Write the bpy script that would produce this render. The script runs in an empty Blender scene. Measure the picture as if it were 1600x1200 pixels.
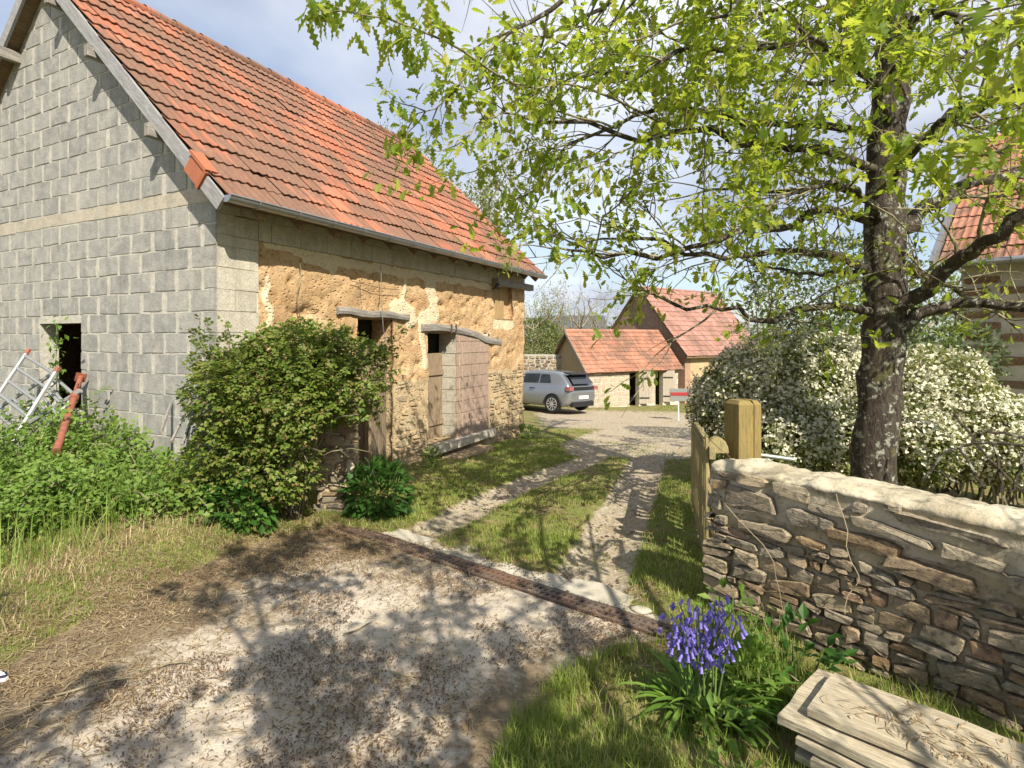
import bpy, math, random
import numpy as np
from mathutils import Vector, Matrix

random.seed(11)
rng = np.random.default_rng(11)
scene = bpy.context.scene
col = scene.collection

# ------------------------------------------------------------------ camera, sky, sun, exposure
YAW = math.radians(26.57)
RX, RY = math.cos(YAW), math.sin(YAW)          # camera right on the ground plane
FX, FY = -math.sin(YAW), math.cos(YAW)         # camera forward on the ground plane
CAMZ, FOC, HOR = 1.6, 880.0, 528.0
cam = bpy.data.cameras.new('camera')
cam.sensor_width = 36.0
cam.lens = FOC / 1600 * 36
cam.shift_y = -(600 - HOR) / 1600
cam.clip_end = 3000
cam.clip_start = 0.05
camo = bpy.data.objects.new('camera', cam)
camo.location = (0, 0, CAMZ)
camo.rotation_euler = (math.radians(90), 0, YAW)
col.objects.link(camo)
scene.camera = camo

SUN = Vector((1.0, -0.78, 1.16)).normalized()
world = bpy.data.worlds.new('World')
scene.world = world
world.use_nodes = True
wt = world.node_tree
for n_ in list(wt.nodes): wt.nodes.remove(n_)
wo = wt.nodes.new('ShaderNodeOutputWorld'); wb = wt.nodes.new('ShaderNodeBackground')
sky = wt.nodes.new('ShaderNodeTexSky'); sky.sky_type = 'NISHITA'; sky.sun_disc = False
sky.sun_elevation = math.asin(SUN.z); sky.sun_rotation = math.atan2(SUN.x, SUN.y)
sky.air_density = 1.0; sky.dust_density = 1.0; sky.ozone_density = 1.2
tc = wt.nodes.new('ShaderNodeTexCoord'); sep = wt.nodes.new('ShaderNodeSeparateXYZ')
wt.links.new(tc.outputs['Generated'], sep.inputs[0])
mz = wt.nodes.new('ShaderNodeMath'); mz.operation = 'MAXIMUM'; mz.inputs[1].default_value = 0.0
wt.links.new(sep.outputs[2], mz.inputs[0])
mz2 = wt.nodes.new('ShaderNodeMath'); mz2.operation = 'ADD'; mz2.inputs[1].default_value = 0.22
wt.links.new(mz.outputs[0], mz2.inputs[0])
dv = wt.nodes.new('ShaderNodeVectorMath'); dv.operation = 'DIVIDE'
cmb = wt.nodes.new('ShaderNodeCombineXYZ')
for k in range(3): wt.links.new(mz2.outputs[0], cmb.inputs[k])
wt.links.new(tc.outputs['Generated'], dv.inputs[0]); wt.links.new(cmb.outputs[0], dv.inputs[1])
cn = wt.nodes.new('ShaderNodeTexNoise'); cn.inputs['Scale'].default_value = 0.75; cn.inputs['Detail'].default_value = 7
cn.inputs['Roughness'].default_value = 0.52; cn.inputs['Distortion'].default_value = 0.5
wt.links.new(dv.outputs[0], cn.inputs['Vector'])
cr = wt.nodes.new('ShaderNodeValToRGB')
cr.color_ramp.elements[0].position = 0.36; cr.color_ramp.elements[0].color = (0.22, 0.22, 0.22, 1)
cr.color_ramp.elements[1].position = 0.62; cr.color_ramp.elements[1].color = (0.96, 0.96, 0.96, 1)
wt.links.new(cn.outputs[0], cr.inputs[0])
cn2 = wt.nodes.new('ShaderNodeTexNoise'); cn2.inputs['Scale'].default_value = 1.3; cn2.inputs['Detail'].default_value = 5
wt.links.new(dv.outputs[0], cn2.inputs['Vector'])
cr2 = wt.nodes.new('ShaderNodeValToRGB')
cr2.color_ramp.elements[0].position = 0.35; cr2.color_ramp.elements[0].color = (3.1, 3.4, 4.2, 1)
cr2.color_ramp.elements[1].position = 0.68; cr2.color_ramp.elements[1].color = (6.3, 6.5, 7.0, 1)
wt.links.new(cn2.outputs[0], cr2.inputs[0])
cm = wt.nodes.new('ShaderNodeMix'); cm.data_type = 'RGBA'
wt.links.new(cr.outputs[0], cm.inputs['Factor']); wt.links.new(sky.outputs[0], cm.inputs['A']); wt.links.new(cr2.outputs[0], cm.inputs['B'])
wt.links.new(cm.outputs['Result'], wb.inputs[0]); wb.inputs[1].default_value = 0.10
wt.links.new(wb.outputs[0], wo.inputs[0])

sun = bpy.data.lights.new('sun', 'SUN'); sun.energy = 5.0; sun.angle = math.radians(0.35); sun.color = (1.0, 0.92, 0.77)
suno = bpy.data.objects.new('sun', sun); suno.rotation_euler = SUN.to_track_quat('Z', 'Y').to_euler(); col.objects.link(suno)
scene.view_settings.view_transform = 'Standard'; scene.view_settings.look = 'None'
scene.view_settings.exposure = 0.80; scene.view_settings.gamma = 1.0
scene.view_settings.use_curve_mapping = False
scene.render.engine = 'CYCLES'
scene.cycles.max_bounces = 6; scene.cycles.transparent_max_bounces = 6

# ------------------------------------------------------------------ placing helpers
def RF(x, d, z=0.0):                       # metres to the camera's right, metres ahead -> world
    return Vector((RX * x + FX * d, RY * x + FY * d, z))
def P(px, py, d):                          # direction of a photo point, at a real distance d
    return RF((px - 800) / FOC * d, d, CAMZ - (py - HOR) / FOC * d)
GY = [-60, 0, 2, 4, 7, 10.5, 14, 18, 22, 30, 60, 120, 900]
GZ = [0.3, 0.0, -0.03, -0.12, -0.25, -0.42, -0.68, -1.0, -1.2, -1.5, -3.2, -5.0, -5.0]
def gz(x, y): return np.interp(y, GY, GZ)
def G(px, py):                             # where a photo point meets the ground
    d = 4.0
    for _ in range(30):
        p = RF((px - 800) / FOC * d, d)
        d = 0.5 * d + 0.5 * (CAMZ - float(gz(p.x, p.y))) * FOC / max(py - HOR, 4)
    p = RF((px - 800) / FOC * d, d); return Vector((p.x, p.y, float(gz(p.x, p.y))))
def hsh(i, j, s):
    v = np.sin(i * 127.1 + j * 311.7 + s * 74.7) * 43758.5453
    return v - np.floor(v)
def vn(x, y, s=0):
    xi, yi = np.floor(x), np.floor(y); fx, fy = x - xi, y - yi
    fx = fx * fx * (3 - 2 * fx); fy = fy * fy * (3 - 2 * fy)
    a, b, c, d = hsh(xi, yi, s), hsh(xi + 1, yi, s), hsh(xi, yi + 1, s), hsh(xi + 1, yi + 1, s)
    return (a * (1 - fx) + b * fx) * (1 - fy) + (c * (1 - fx) + d * fx) * fy
def fbm(x, y, o=4, s=0):
    t = 0; a = 0.5; n = 0
    for k in range(o):
        t = t + a * vn(x * 2 ** k, y * 2 ** k, s + k * 3.1); n += a; a *= 0.5
    return t / n
def sdf(poly, x, y):                       # signed distance to a polygon, negative inside
    p = np.array([(v[0], v[1]) for v in poly]); d = np.full(np.shape(x), 1e9); ins = np.zeros(np.shape(x), bool)
    for i in range(len(p)):
        a, b = p[i - 1], p[i]; e = b - a; wx, wy = x - a[0], y - a[1]
        t = np.clip((wx * e[0] + wy * e[1]) / (e @ e + 1e-12), 0, 1)
        d = np.minimum(d, np.hypot(wx - t * e[0], wy - t * e[1]))
        c = ((a[1] > y) != (b[1] > y)) & (x < e[0] * (y - a[1]) / (e[1] if abs(e[1]) > 1e-12 else 1e-12) + a[0]); ins ^= c
    return np.where(ins, -d, d)
def ldist(line, x, y):                     # distance to a polyline
    d = np.full(np.shape(x), 1e9)
    for a, b in zip(line[:-1], line[1:]):
        ex, ey = b[0] - a[0], b[1] - a[1]; t = np.clip(((x - a[0]) * ex + (y - a[1]) * ey) / (ex * ex + ey * ey + 1e-12), 0, 1)
        d = np.minimum(d, np.hypot(x - a[0] - t * ex, y - a[1] - t * ey))
    return d
def sstep(a, b, v):
    t = np.clip((v - a) / (b - a), 0, 1); return t * t * (3 - 2 * t)

# ------------------------------------------------------------------ object helpers
WM = {}
def mesh_np(name, V, Fc, smooth=False):
    me = bpy.data.meshes.new(name); V = np.asarray(V, np.float32)
    if isinstance(Fc, np.ndarray):
        m, k = Fc.shape; idx = Fc.astype(np.int32).ravel(); ls = np.arange(m, dtype=np.int32) * k
    else:
        idx = np.array([i for f in Fc for i in f], np.int32); m = len(Fc)
        ln = np.array([len(f) for f in Fc], np.int32); ls = np.concatenate([[0], np.cumsum(ln)[:-1]]).astype(np.int32)
    me.vertices.add(len(V)); me.vertices.foreach_set('co', V.ravel())
    me.loops.add(len(idx)); me.loops.foreach_set('vertex_index', idx)
    me.polygons.add(m); me.polygons.foreach_set('loop_start', ls)
    me.polygons.foreach_set('use_smooth', np.full(m, bool(smooth)))
    me.update(calc_edges=True); me.validate(); return me
def add(name, me, mat=None, parent=None, M=None):
    o = bpy.data.objects.new(name, me); col.objects.link(o)
    if mat is not None and me is not None and not me.materials: me.materials.append(mat)
    M = M or Matrix(); WM[o.name] = M
    if parent is not None:
        o.parent = parent; o.matrix_parent_inverse = WM[parent.name].inverted()
    o.matrix_basis = M; return o
def tag(o, label=None, cat=None, group=None, kind=None):
    if label: o['label'] = label
    if cat: o['category'] = cat
    if group: o['group'] = group
    if kind: o['kind'] = kind
    return o
def thing(name, loc, label, cat, group=None):
    return tag(add(name, None, None, None, Matrix.Translation(Vector(loc))), label, cat, group)
class MB:
    def __init__(s): s.v = []; s.f = []
    def face(s, pts):
        b = len(s.v); s.v += [tuple(p) for p in pts]; s.f.append(tuple(range(b, b + len(pts))))
    def grid(s, rows, close=False, flip=False):        # rows of equal length -> quads
        b = len(s.v); n = len(rows[0])
        for r in rows: s.v += [tuple(p) for p in r]
        for i in range(len(rows) - 1):
            for j in range(n if close else n - 1):
                q = (b + i * n + j, b + i * n + (j + 1) % n, b + (i + 1) * n + (j + 1) % n, b + (i + 1) * n + j)
                s.f.append(q[::-1] if flip else q)
    def box(s, o, a, b, c):                            # corner o, three edge vectors
        o, a, b, c = map(Vector, (o, a, b, c)); k = len(s.v)
        s.v += [tuple(o + x * a + y * b + z * c) for z in (0, 1) for y in (0, 1) for x in (0, 1)]
        fs = [(0, 2, 3, 1), (4, 5, 7, 6), (0, 1, 5, 4), (2, 6, 7, 3), (0, 4, 6, 2), (1, 3, 7, 5)]
        if a.cross(b).dot(c) < 0: fs = [f[::-1] for f in fs]
        s.f += [tuple(k + i for i in f) for f in fs]
    def extrude(s, poly, vec):                         # closed polygon pushed along vec
        p = [Vector(q) for q in poly]; vec = Vector(vec); n = len(p); k = len(s.v)
        s.v += [tuple(q) for q in p] + [tuple(q + vec) for q in p]
        nrm = sum(((p[i] - p[0]).cross(p[(i + 1) % n] - p[0]) for i in range(1, n - 1)), Vector())
        fl = nrm.dot(vec) > 0
        fs = [tuple(range(k, k + n)), tuple(range(k + 2 * n - 1, k + n - 1, -1))] + [(k + (i + 1) % n, k + i, k + n + i, k + n + (i + 1) % n) for i in range(n)]
        s.f += [f[::-1] for f in fs] if fl else fs
    def tube(s, pts, rad, k=6, cap=True):
        pts = [Vector(p) for p in pts]; n = len(pts)
        if not hasattr(rad, '__len__'): rad = [rad] * n
        rows = []
        ref = None
        for i, p in enumerate(pts):
            t = (pts[min(i + 1, n - 1)] - pts[max(i - 1, 0)])
            t = t.normalized() if t.length > 1e-9 else Vector((0, 0, 1))
            if ref is None: ref = t.orthogonal().normalized()
            ref = (ref - t * ref.dot(t)); ref = ref.normalized() if ref.length > 1e-6 else t.orthogonal().normalized()
            b = t.cross(ref)
            rows.append([p + (ref * math.cos(2 * math.pi * j / k) + b * math.sin(2 * math.pi * j / k)) * rad[i] for j in range(k)])
        s.grid(rows, close=True)
        if cap: s.face(rows[0][::-1]); s.face(rows[-1])
    def mesh(s, name, smooth=False): return mesh_np(name, np.array(s.v, np.float32).reshape(-1, 3), s.f, smooth)
    def build(s, name, mat, parent=None, smooth=False, M=None): return add(name, s.mesh(name, smooth), mat, parent, M)
def boxm(name, mat, parent, o, a, b, c, bev=0.0):
    m = MB(); m.box(o, a, b, c); ob = m.build(name, mat, parent)
    if bev:
        md = ob.modifiers.new('bevel', 'BEVEL'); md.width = bev; md.segments = 1
    return ob
def scatter(TV, TF, pos, B):               # copies of a small template, merged: B = (n,3,3) rows side,along,normal (scaled)
    TV = np.asarray(TV, np.float32); TF = np.asarray(TF, np.int64); n = len(pos); k = len(TV)
    V = np.einsum('kc,ncd->nkd', TV, B) + np.asarray(pos)[:, None, :]
    Fc = (TF[None] + (np.arange(n) * k)[:, None, None]).reshape(-1, TF.shape[1])
    return V.reshape(-1, 3), Fc
def unit(v): return v / (np.linalg.norm(v, axis=-1, keepdims=True) + 1e-9)
def bases(along, up, size):
    a = unit(along); s_ = unit(np.cross(a, up)); n = np.cross(s_, a)
    size = np.asarray(size); size = size[:, None] if size.ndim == 1 else size
    return np.stack([s_ * size, a * size, n * size], 1)
def rdir(n): return unit(rng.normal(size=(n, 3)))
def clip(poly, a, b, c):                   # keep a*x+b*y<=c
    out = []
    for i in range(len(poly)):
        p, q = poly[i - 1], poly[i]; dp, dq = a * p[0] + b * p[1] - c, a * q[0] + b * q[1] - c
        if (dp <= 0) != (dq <= 0):
            t = dp / (dp - dq); out.append((p[0] + t * (q[0] - p[0]), p[1] + t * (q[1] - p[1])))
        if dq <= 0: out.append(q)
    return out
# ------------------------------------------------------------------ materials
class N:
    def __init__(s, name):
        s.m = bpy.data.materials.new(name); s.m.use_nodes = True; s.t = s.m.node_tree
        s.bs = s.t.nodes['Principled BSDF']; s.out = s.t.nodes['Material Output']
    def nd(s, typ, **kw):
        n = s.t.nodes.new('ShaderNode' + typ)
        for k, v in kw.items(): setattr(n, k, v)
        return n
    def put(s, sock, v):
        if isinstance(v, bpy.types.NodeSocket): s.t.links.new(v, sock)
        elif isinstance(v, tuple) and len(v) == 3 and sock.type == 'RGBA': sock.default_value = (*v, 1)
        else: sock.default_value = v
    def pos(s): return s.nd('NewGeometry').outputs['Position']
    def obj(s): return s.nd('TexCoord').outputs['Object']
    def map(s, v, sc=(1, 1, 1), rot=(0, 0, 0)):
        n = s.nd('Mapping'); s.put(n.inputs[0], v); n.inputs['Scale'].default_value = sc; n.inputs['Rotation'].default_value = rot; return n.outputs[0]
    def noise(s, v, scale=5, detail=4, rough=0.55, dist=0.0):
        n = s.nd('TexNoise'); s.put(n.inputs['Vector'], v); n.inputs['Scale'].default_value = scale
        n.inputs['Detail'].default_value = detail; n.inputs['Roughness'].default_value = rough; n.inputs['Distortion'].default_value = dist; return n.outputs[0]
    def vor(s, v, scale=5, feature='F1', out='Distance'):
        n = s.nd('TexVoronoi', feature=feature); s.put(n.inputs['Vector'], v); n.inputs['Scale'].default_value = scale; return n.outputs[out]
    def ramp(s, f, *st):
        n = s.nd('ValToRGB'); e = n.color_ramp.elements
        while len(e) < len(st): e.new(0.5)
        for el, (p, c) in zip(e, st):
            el.position = p; el.color = (c, c, c, 1) if not isinstance(c, tuple) else (*c, 1)
        s.put(n.inputs[0], f); return n.outputs[0]
    def mix(s, f, a, b, mode='MIX'):
        n = s.nd('Mix', data_type='RGBA', blend_type=mode); s.put(n.inputs['Factor'], f); s.put(n.inputs['A'], a); s.put(n.inputs['B'], b); return n.outputs['Result']
    def mth(s, op, a, b=0.0, clamp=False):
        n = s.nd('Math', operation=op, use_clamp=clamp); s.put(n.inputs[0], a); s.put(n.inputs[1], b); return n.outputs[0]
    def rnd(s):                            # one number per object and per loose piece
        a = s.nd('ObjectInfo').outputs['Random']; b = s.nd('NewGeometry').outputs['Random Per Island']
        return s.mth('FRACT', s.mth('ADD', a, b))
    def att(s, name): return s.nd('Attribute', attribute_name=name).outputs['Fac']
    def bump(s, h, st=0.5, d=0.02, nrm=None):
        n = s.nd('Bump'); n.inputs['Strength'].default_value = st; n.inputs['Distance'].default_value = d
        s.put(n.inputs['Height'], h)
        if nrm is not None: s.put(n.inputs['Normal'], nrm)
        return n.outputs[0]
    def fin(s, c, rough=0.9, nrm=None, metal=0.0, spec=0.25):
        s.put(s.bs.inputs['Base Color'], c); s.put(s.bs.inputs['Roughness'], rough); s.bs.inputs['Metallic'].default_value = metal
        s.bs.inputs['Specular IOR Level'].default_value = spec
        if nrm is not None: s.put(s.bs.inputs['Normal'], nrm)
        return s.m
    def leaf(s, c, tr, amount=0.45, rough=0.5):
        s.put(s.bs.inputs['Base Color'], c); s.bs.inputs['Roughness'].default_value = rough; s.bs.inputs['Specular IOR Level'].default_value = 0.3
        t = s.nd('BsdfTranslucent'); s.put(t.inputs[0], tr); mx = s.nd('MixShader'); mx.inputs[0].default_value = amount
        s.t.links.new(s.bs.outputs[0], mx.inputs[1]); s.t.links.new(t.outputs[0], mx.inputs[2]); s.t.links.new(mx.outputs[0], s.out.inputs[0]); return s.m

def m_block(name, c0, c1, smear):
    n = N(name); p = n.pos(); r = n.rnd()
    c = n.ramp(r, (0.0, c0), (0.5, tuple((a + b) / 2 for a, b in zip(c0, c1))), (1.0, c1))
    k = n.noise(p, 9, 6, 0.65)
    c = n.mix(n.ramp(k, (0.38, 0.0), (0.62, 0.55)), c, tuple(x * 1.35 for x in c1))
    c = n.mix(n.ramp(n.noise(p, 3.2, 5, 0.6, 0.6), (0.53, 0.0), (0.64, 0.7)), c, smear)
    c = n.mix(n.ramp(n.noise(n.map(p, (4, 4, .45)), 1.6, 5, 0.65), (0.52, 0.0), (0.72, 0.45)), c, tuple(x * 0.62 for x in c0))
    c = n.mix(n.ramp(n.noise(p, 70, 3), (0.3, 0.45), (0.6, 0.0)), c, (0.10, 0.10, 0.09))
    h = n.mth('ADD', n.noise(p, 90, 3, 0.7), n.mth('MULTIPLY', n.noise(p, 14, 4), 1.6))
    return n.fin(c, 0.95, n.bump(h, 0.55, 0.008))
def m_plain(name, c, var=0.25, sc=12, bump=0.3, rough=0.9, c2=None, fine=60, metal=0.0, spec=0.25):
    n = N(name); p = n.pos(); c2 = c2 or tuple(x * (1 - var) * 0.8 for x in c)
    k = n.noise(p, sc, 5, 0.62)
    cc = n.mix(n.ramp(k, (0.34, 0.0), (0.66, 1.0)), c, c2)
    cc = n.mix(n.mth('MULTIPLY', n.rnd(), 0.35), cc, tuple(x * 0.62 for x in c))
    return n.fin(cc, rough, n.bump(n.mth('ADD', n.noise(p, fine, 3), n.noise(p, sc, 4)), bump, 0.01), metal, spec)
M = {}
M['block'] = m_block('concrete_block', (0.235, 0.235, 0.225), (0.315, 0.31, 0.288), (0.42, 0.40, 0.355))
M['block_beam'] = m_block('beam_course', (0.36, 0.33, 0.27), (0.42, 0.37, 0.30), (0.42, 0.40, 0.35))
M['block_front'] = m_block('front_block', (0.38, 0.355, 0.30), (0.47, 0.435, 0.36), (0.50, 0.46, 0.38))
M['block_pink'] = m_plain('infill_block', (0.39, 0.285, 0.225), 0.12, 16, 0.4)
M['mortar'] = m_plain('mortar', (0.50, 0.48, 0.42), 0.12, 14, 0.6)
M['mortar_light'] = m_plain('mortar_light', (0.70, 0.63, 0.50), 0.1, 10, 0.5)
def m_tile(name, base, dark=1.0, lo=0.5):
    n = N(name); p = n.pos(); r = n.rnd()
    c = n.ramp(r, (0.0, (base[0] * 0.86, base[1] * 0.80, base[2] * 0.78)), (0.55, base), (1.0, (base[0] * 1.10, base[1] * 1.2, base[2] * 1.3)))
    c = n.mix(n.ramp(n.noise(p, 7, 5, 0.6), (0.35, 0.0), (0.7, 0.5)), c, (base[0] * 0.78, base[1] * 1.0, base[2] * 1.15))
    big = n.noise(p, 0.9, 3, 0.6, 0.4); med = n.noise(n.map(p, (.8, 6, .8)), 2.6, 5, 0.68)
    r2 = n.mth('FRACT', n.mth('MULTIPLY', r, 7.31))
    k = n.mth('ADD', n.mth('ADD', n.mth('MULTIPLY', big, 1.05), n.mth('MULTIPLY', r2, 0.12)), n.mth('MULTIPLY', med, 0.93))
    msk = n.ramp(n.mth('MULTIPLY', k, 0.5), (lo + .01, 0.0), (lo + 0.10, 0.85 * dark))
    c = n.mix(msk, c, n.mix(n.noise(p, 40, 2), (0.075, 0.052, 0.042), (0.20, 0.135, 0.095)))
    c = n.mix(n.ramp(n.noise(p, 55, 3), (0.66, 0.0), (0.72, 0.5)), c, (0.45, 0.40, 0.28))
    return n.fin(c, 0.85, n.bump(n.noise(p, 60, 4), 0.35, 0.006), 0, 0.2)
M['tile'] = m_tile('clay_tile', (0.36, 0.130, 0.074), 0.95, 0.447)
M['tile_far'] = m_tile('clay_tile_old', (0.37, 0.165, 0.105), 0.85, 0.48)
M['tile_pink'] = m_tile('clay_tile_pink', (0.34, 0.175, 0.135), 0.8, 0.50)
M['tile_new'] = m_tile('clay_tile_new', (0.34, 0.11, 0.055), 0.3, 0.6)
# cob (earth) wall with patches of cement render given by a vertex weight
n = N('cob_wall'); p = n.pos()
c = n.ramp(n.noise(p, 2.2, 6, 0.62), (0.30, (0.39, 0.255, 0.135)), (0.5, (0.48, 0.330, 0.185)), (0.72, (0.56, 0.415, 0.255)))
c = n.mix(n.ramp(n.noise(p, 22, 5, 0.7), (0.36, 0.6), (0.52, 0.0)), c, (0.30, 0.15, 0.050))
pits = n.vor(n.map(p, (1, 1, 1.5)), 17); c = n.mix(n.ramp(n.mth('ADD', pits, n.mth('MULTIPLY', n.noise(p, 9, 3), 0.6)), (0.36, 0.9), (0.44, 0.0)), c, (0.16, 0.075, 0.028))
ren = n.ramp(n.mth('ADD', n.att('render'), n.mth('MULTIPLY', n.noise(p, 12, 4), 0.5)), (0.70, 0.0), (0.74, 1.0))
c = n.mix(ren, c, n.mix(n.noise(p, 18, 4), (0.66, 0.54, 0.36), (0.54, 0.46, 0.33)))
stn = n.ramp(n.mth('ADD', n.att('base'), n.mth('MULTIPLY', n.noise(p, 8, 4), 0.4)), (0.62, 0.0), (0.78, 1.0))
c = n.mix(stn, c, n.mix(n.noise(p, 16, 5), (0.52, 0.41, 0.25), (0.34, 0.25, 0.15)))
h = n.mth('ADD', n.mth('MULTIPLY', n.noise(p, 26, 5, 0.7), 1.0), n.mth('MULTIPLY', n.ramp(pits, (0.1, 0.0), (0.35, 1.0)), 0.8))
M['cob'] = n.fin(c, 0.97, n.bump(h, 0.8, 0.02))
def m_stone(name, cols, lich=0.25):
    n = N(name); p = n.pos(); r = n.rnd()
    st = [(i / (len(cols) - 1), cc) for i, cc in enumerate(cols)]
    c = n.ramp(r, *st)
    c = n.mix(n.ramp(n.noise(n.map(p, (1, 1, 2.6)), 16, 6, 0.68, 0.5), (0.34, 0.0), (0.68, 0.8)), c, n.mix(0.45, c, (0.50, 0.40, 0.25)))
    c = n.mix(n.ramp(n.noise(p, 30, 4, 0.7), (0.35, 0.65), (0.5, 0.0)), c, (0.045, 0.038, 0.032))
    c = n.mix(n.ramp(n.noise(p, 13, 4, 0.6), (0.60, 0.0), (0.70, lich)), c, (0.52, 0.49, 0.38))
    h = n.mth('ADD', n.noise(n.map(p, (1, 1, 3.2)), 26, 6, 0.7), n.mth('MULTIPLY', n.noise(p, 90, 3), 0.4))
    return n.fin(c, 0.9, n.bump(h, 0.85, 0.018))
M['schist'] = m_stone('schist_stone', [(0.15, 0.135, 0.11), (0.25, 0.16, 0.085), (0.21, 0.19, 0.16), (0.36, 0.29, 0.19), (0.17, 0.15, 0.13), (0.42, 0.34, 0.225), (0.22, 0.125, 0.075), (0.30, 0.265, 0.20)], 0.45)
M['stone_pale'] = m_stone('rubble_stone', [(0.42, 0.32, 0.19), (0.52, 0.41, 0.25), (0.33, 0.235, 0.14), (0.47, 0.36, 0.22), (0.25, 0.20, 0.15), (0.54, 0.44, 0.29)], 0.3)
M['stone_red'] = m_stone('quoin_stone', [(0.20, 0.10, 0.06), (0.28, 0.16, 0.10), (0.17, 0.11, 0.08)], 0.1)
# wall mortar, weathered towards yellow-grey
n = N('wall_mortar'); p = n.pos()
c = n.mix(n.ramp(n.noise(p, 5, 6, 0.65), (0.36, 0.0), (0.64, 1.0)), (0.48, 0.40, 0.265), (0.30, 0.24, 0.155))
c = n.mix(n.ramp(n.noise(p, 17, 5, 0.7), (0.57, 0.0), (0.66, 0.6)), c, (0.55, 0.48, 0.36))
c = n.mix(n.ramp(n.noise(p, 26, 5, 0.7), (0.34, 0.8), (0.46, 0.0)), c, (0.12, 0.10, 0.075))
M['wall_mortar'] = n.fin(c, 0.95, n.bump(n.mth('ADD', n.noise(p, 40, 5, 0.7), n.noise(p, 9, 4)), 0.8, 0.02))
n = N('coping_mortar'); p = n.pos()
c = n.mix(n.ramp(n.noise(p, 4, 6, 0.6), (0.36, 0.0), (0.66, 1.0)), (0.54, 0.48, 0.37), (0.32, 0.275, 0.19))
c = n.mix(n.ramp(n.noise(p, 15, 5, 0.7), (0.52, 0.0), (0.64, 0.8)), c, (0.19, 0.17, 0.125))
M['coping'] = n.fin(c, 0.92, n.bump(n.noise(p, 30, 5, 0.7), 0.7, 0.015))
def m_wood(name, c, c2, axis=(1, 1, 12), sc=6, bump=0.5, rough=0.85, rot=(0, 0, 0)):
    n = N(name); p = n.obj(); r = n.rnd()
    v = n.map(n.map(p, (1, 1, 1), rot), axis); v2 = n.nd('VectorMath', operation='ADD'); n.put(v2.inputs[0], v); n.put(v2.inputs[1], n.mth('MULTIPLY', r, 31.0)); v = v2.outputs[0]
    k = n.noise(v, sc, 6, 0.65, 0.8)
    cc = n.mix(n.ramp(k, (0.36, 0.0), (0.64, 1.0)), c, c2)
    cc = n.mix(n.ramp(n.noise(v, sc * 4, 3, 0.6), (0.30, 0.7), (0.42, 0.0)), cc, tuple(x * 0.25 for x in c2))
    cc = n.mix(n.mth('MULTIPLY', r, 0.4), cc, tuple(x * 0.7 for x in c))
    return n.fin(cc, rough, n.bump(n.noise(v, sc * 3, 5, 0.65), bump, 0.01))
M['wood_grey'] = m_wood('weathered_timber', (0.34, 0.32, 0.29), (0.13, 0.115, 0.10), (9, 1.2, 9))
M['wood_verge'] = m_wood('verge_wood', (0.36, 0.36, 0.37), (0.20, 0.195, 0.195), (1.0, 9, 9), 5, 0.5, 0.85, (0, math.radians(-43.8), 0))
M['wood_door'] = m_wood('old_door_wood', (0.33, 0.25, 0.17), (0.17, 0.125, 0.085), (9, 9, 1.0))
M['wood_pale'] = m_wood('pale_boards', (0.44, 0.30, 0.15), (0.27, 0.175, 0.085), (9, 9, 1.0))
M['wood_dark'] = m_wood('eave_timber', (0.24, 0.17, 0.10), (0.12, 0.085, 0.05), (9, 1.0, 9))
M['wood_green'] = m_wood('treated_post', (0.29, 0.215, 0.075), (0.17, 0.135, 0.06), (8, 8, 0.8), 5, 0.35)
M['wood_gate'] = m_wood('gate_wood', (0.36, 0.30, 0.14), (0.20, 0.17, 0.09), (6, 6, 2), 5, 0.4)
M['wood_plank'] = m_wood('dry_planks', (0.52, 0.455, 0.335), (0.30, 0.25, 0.17), (1.0, 9, 9), 4, 0.7)
n = N('zinc_gutter'); p = n.pos(); M['zinc'] = n.fin(n.mix(n.noise(p, 8, 4), (0.46, 0.47, 0.48), (0.30, 0.31, 0.33)), 0.42, n.bump(n.noise(p, 5, 2), 0.1, 0.01), 0.75, 0.5)
n = N('aluminium'); p = n.pos(); M['alu'] = n.fin(n.mix(n.noise(p, 20, 4), (0.42, 0.43, 0.43), (0.28, 0.29, 0.29)), 0.5, None, 0.5, 0.4)
n = N('red_oxide_paint'); p = n.pos(); M['redox'] = n.fin(n.mix(n.ramp(n.noise(p, 18, 5), (0.4, 0.0), (0.62, 1.0)), (0.29, 0.10, 0.062), (0.19, 0.075, 0.055)), 0.6, n.bump(n.noise(p, 60, 3), 0.2, 0.004))
n = N('rusty_iron'); p = n.pos(); M['rust'] = n.fin(n.mix(n.ramp(n.noise(p, 30, 5), (0.35, 0.0), (0.65, 1.0)), (0.14, 0.085, 0.06), (0.07, 0.055, 0.05)), 0.75, n.bump(n.noise(p, 80, 3), 0.4, 0.004), 0.25)
n = N('drain_iron'); p = n.pos(); M['drain_iron'] = n.fin(n.mix(n.ramp(n.noise(p, 3.0, 4), (0.4, 0.0), (0.62, 1.0)), (0.15, 0.125, 0.11), (0.19, 0.115, 0.08)), 0.7, n.bump(n.noise(p, 80, 3), 0.3, 0.004), 0.3)
n = N('galvanised'); M['galv'] = n.fin((0.30, 0.32, 0.30), 0.5, None, 0.6)
M['dark_iron'] = m_plain('dark_iron', (0.045, 0.04, 0.04), 0.2, 20, 0.3, 0.6)
M['white_paint'] = m_plain('white_paint', (0.80, 0.79, 0.75), 0.05, 12, 0.2, 0.6)
M['render'] = m_plain('house_render', (0.66, 0.61, 0.53), 0.08, 8, 0.3)
M['ochre'] = m_plain('ochre_render', (0.50, 0.38, 0.22), 0.15, 4, 0.5, c2=(0.42, 0.31, 0.18))
M['far_block'] = m_block('shed_block', (0.33, 0.275, 0.205), (0.44, 0.37, 0.28), (0.48, 0.42, 0.33))
M['wood_shed'] = m_wood('shed_door_wood', (0.50, 0.44, 0.36), (0.34, 0.28, 0.22), (9, 9, 1.0))
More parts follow.
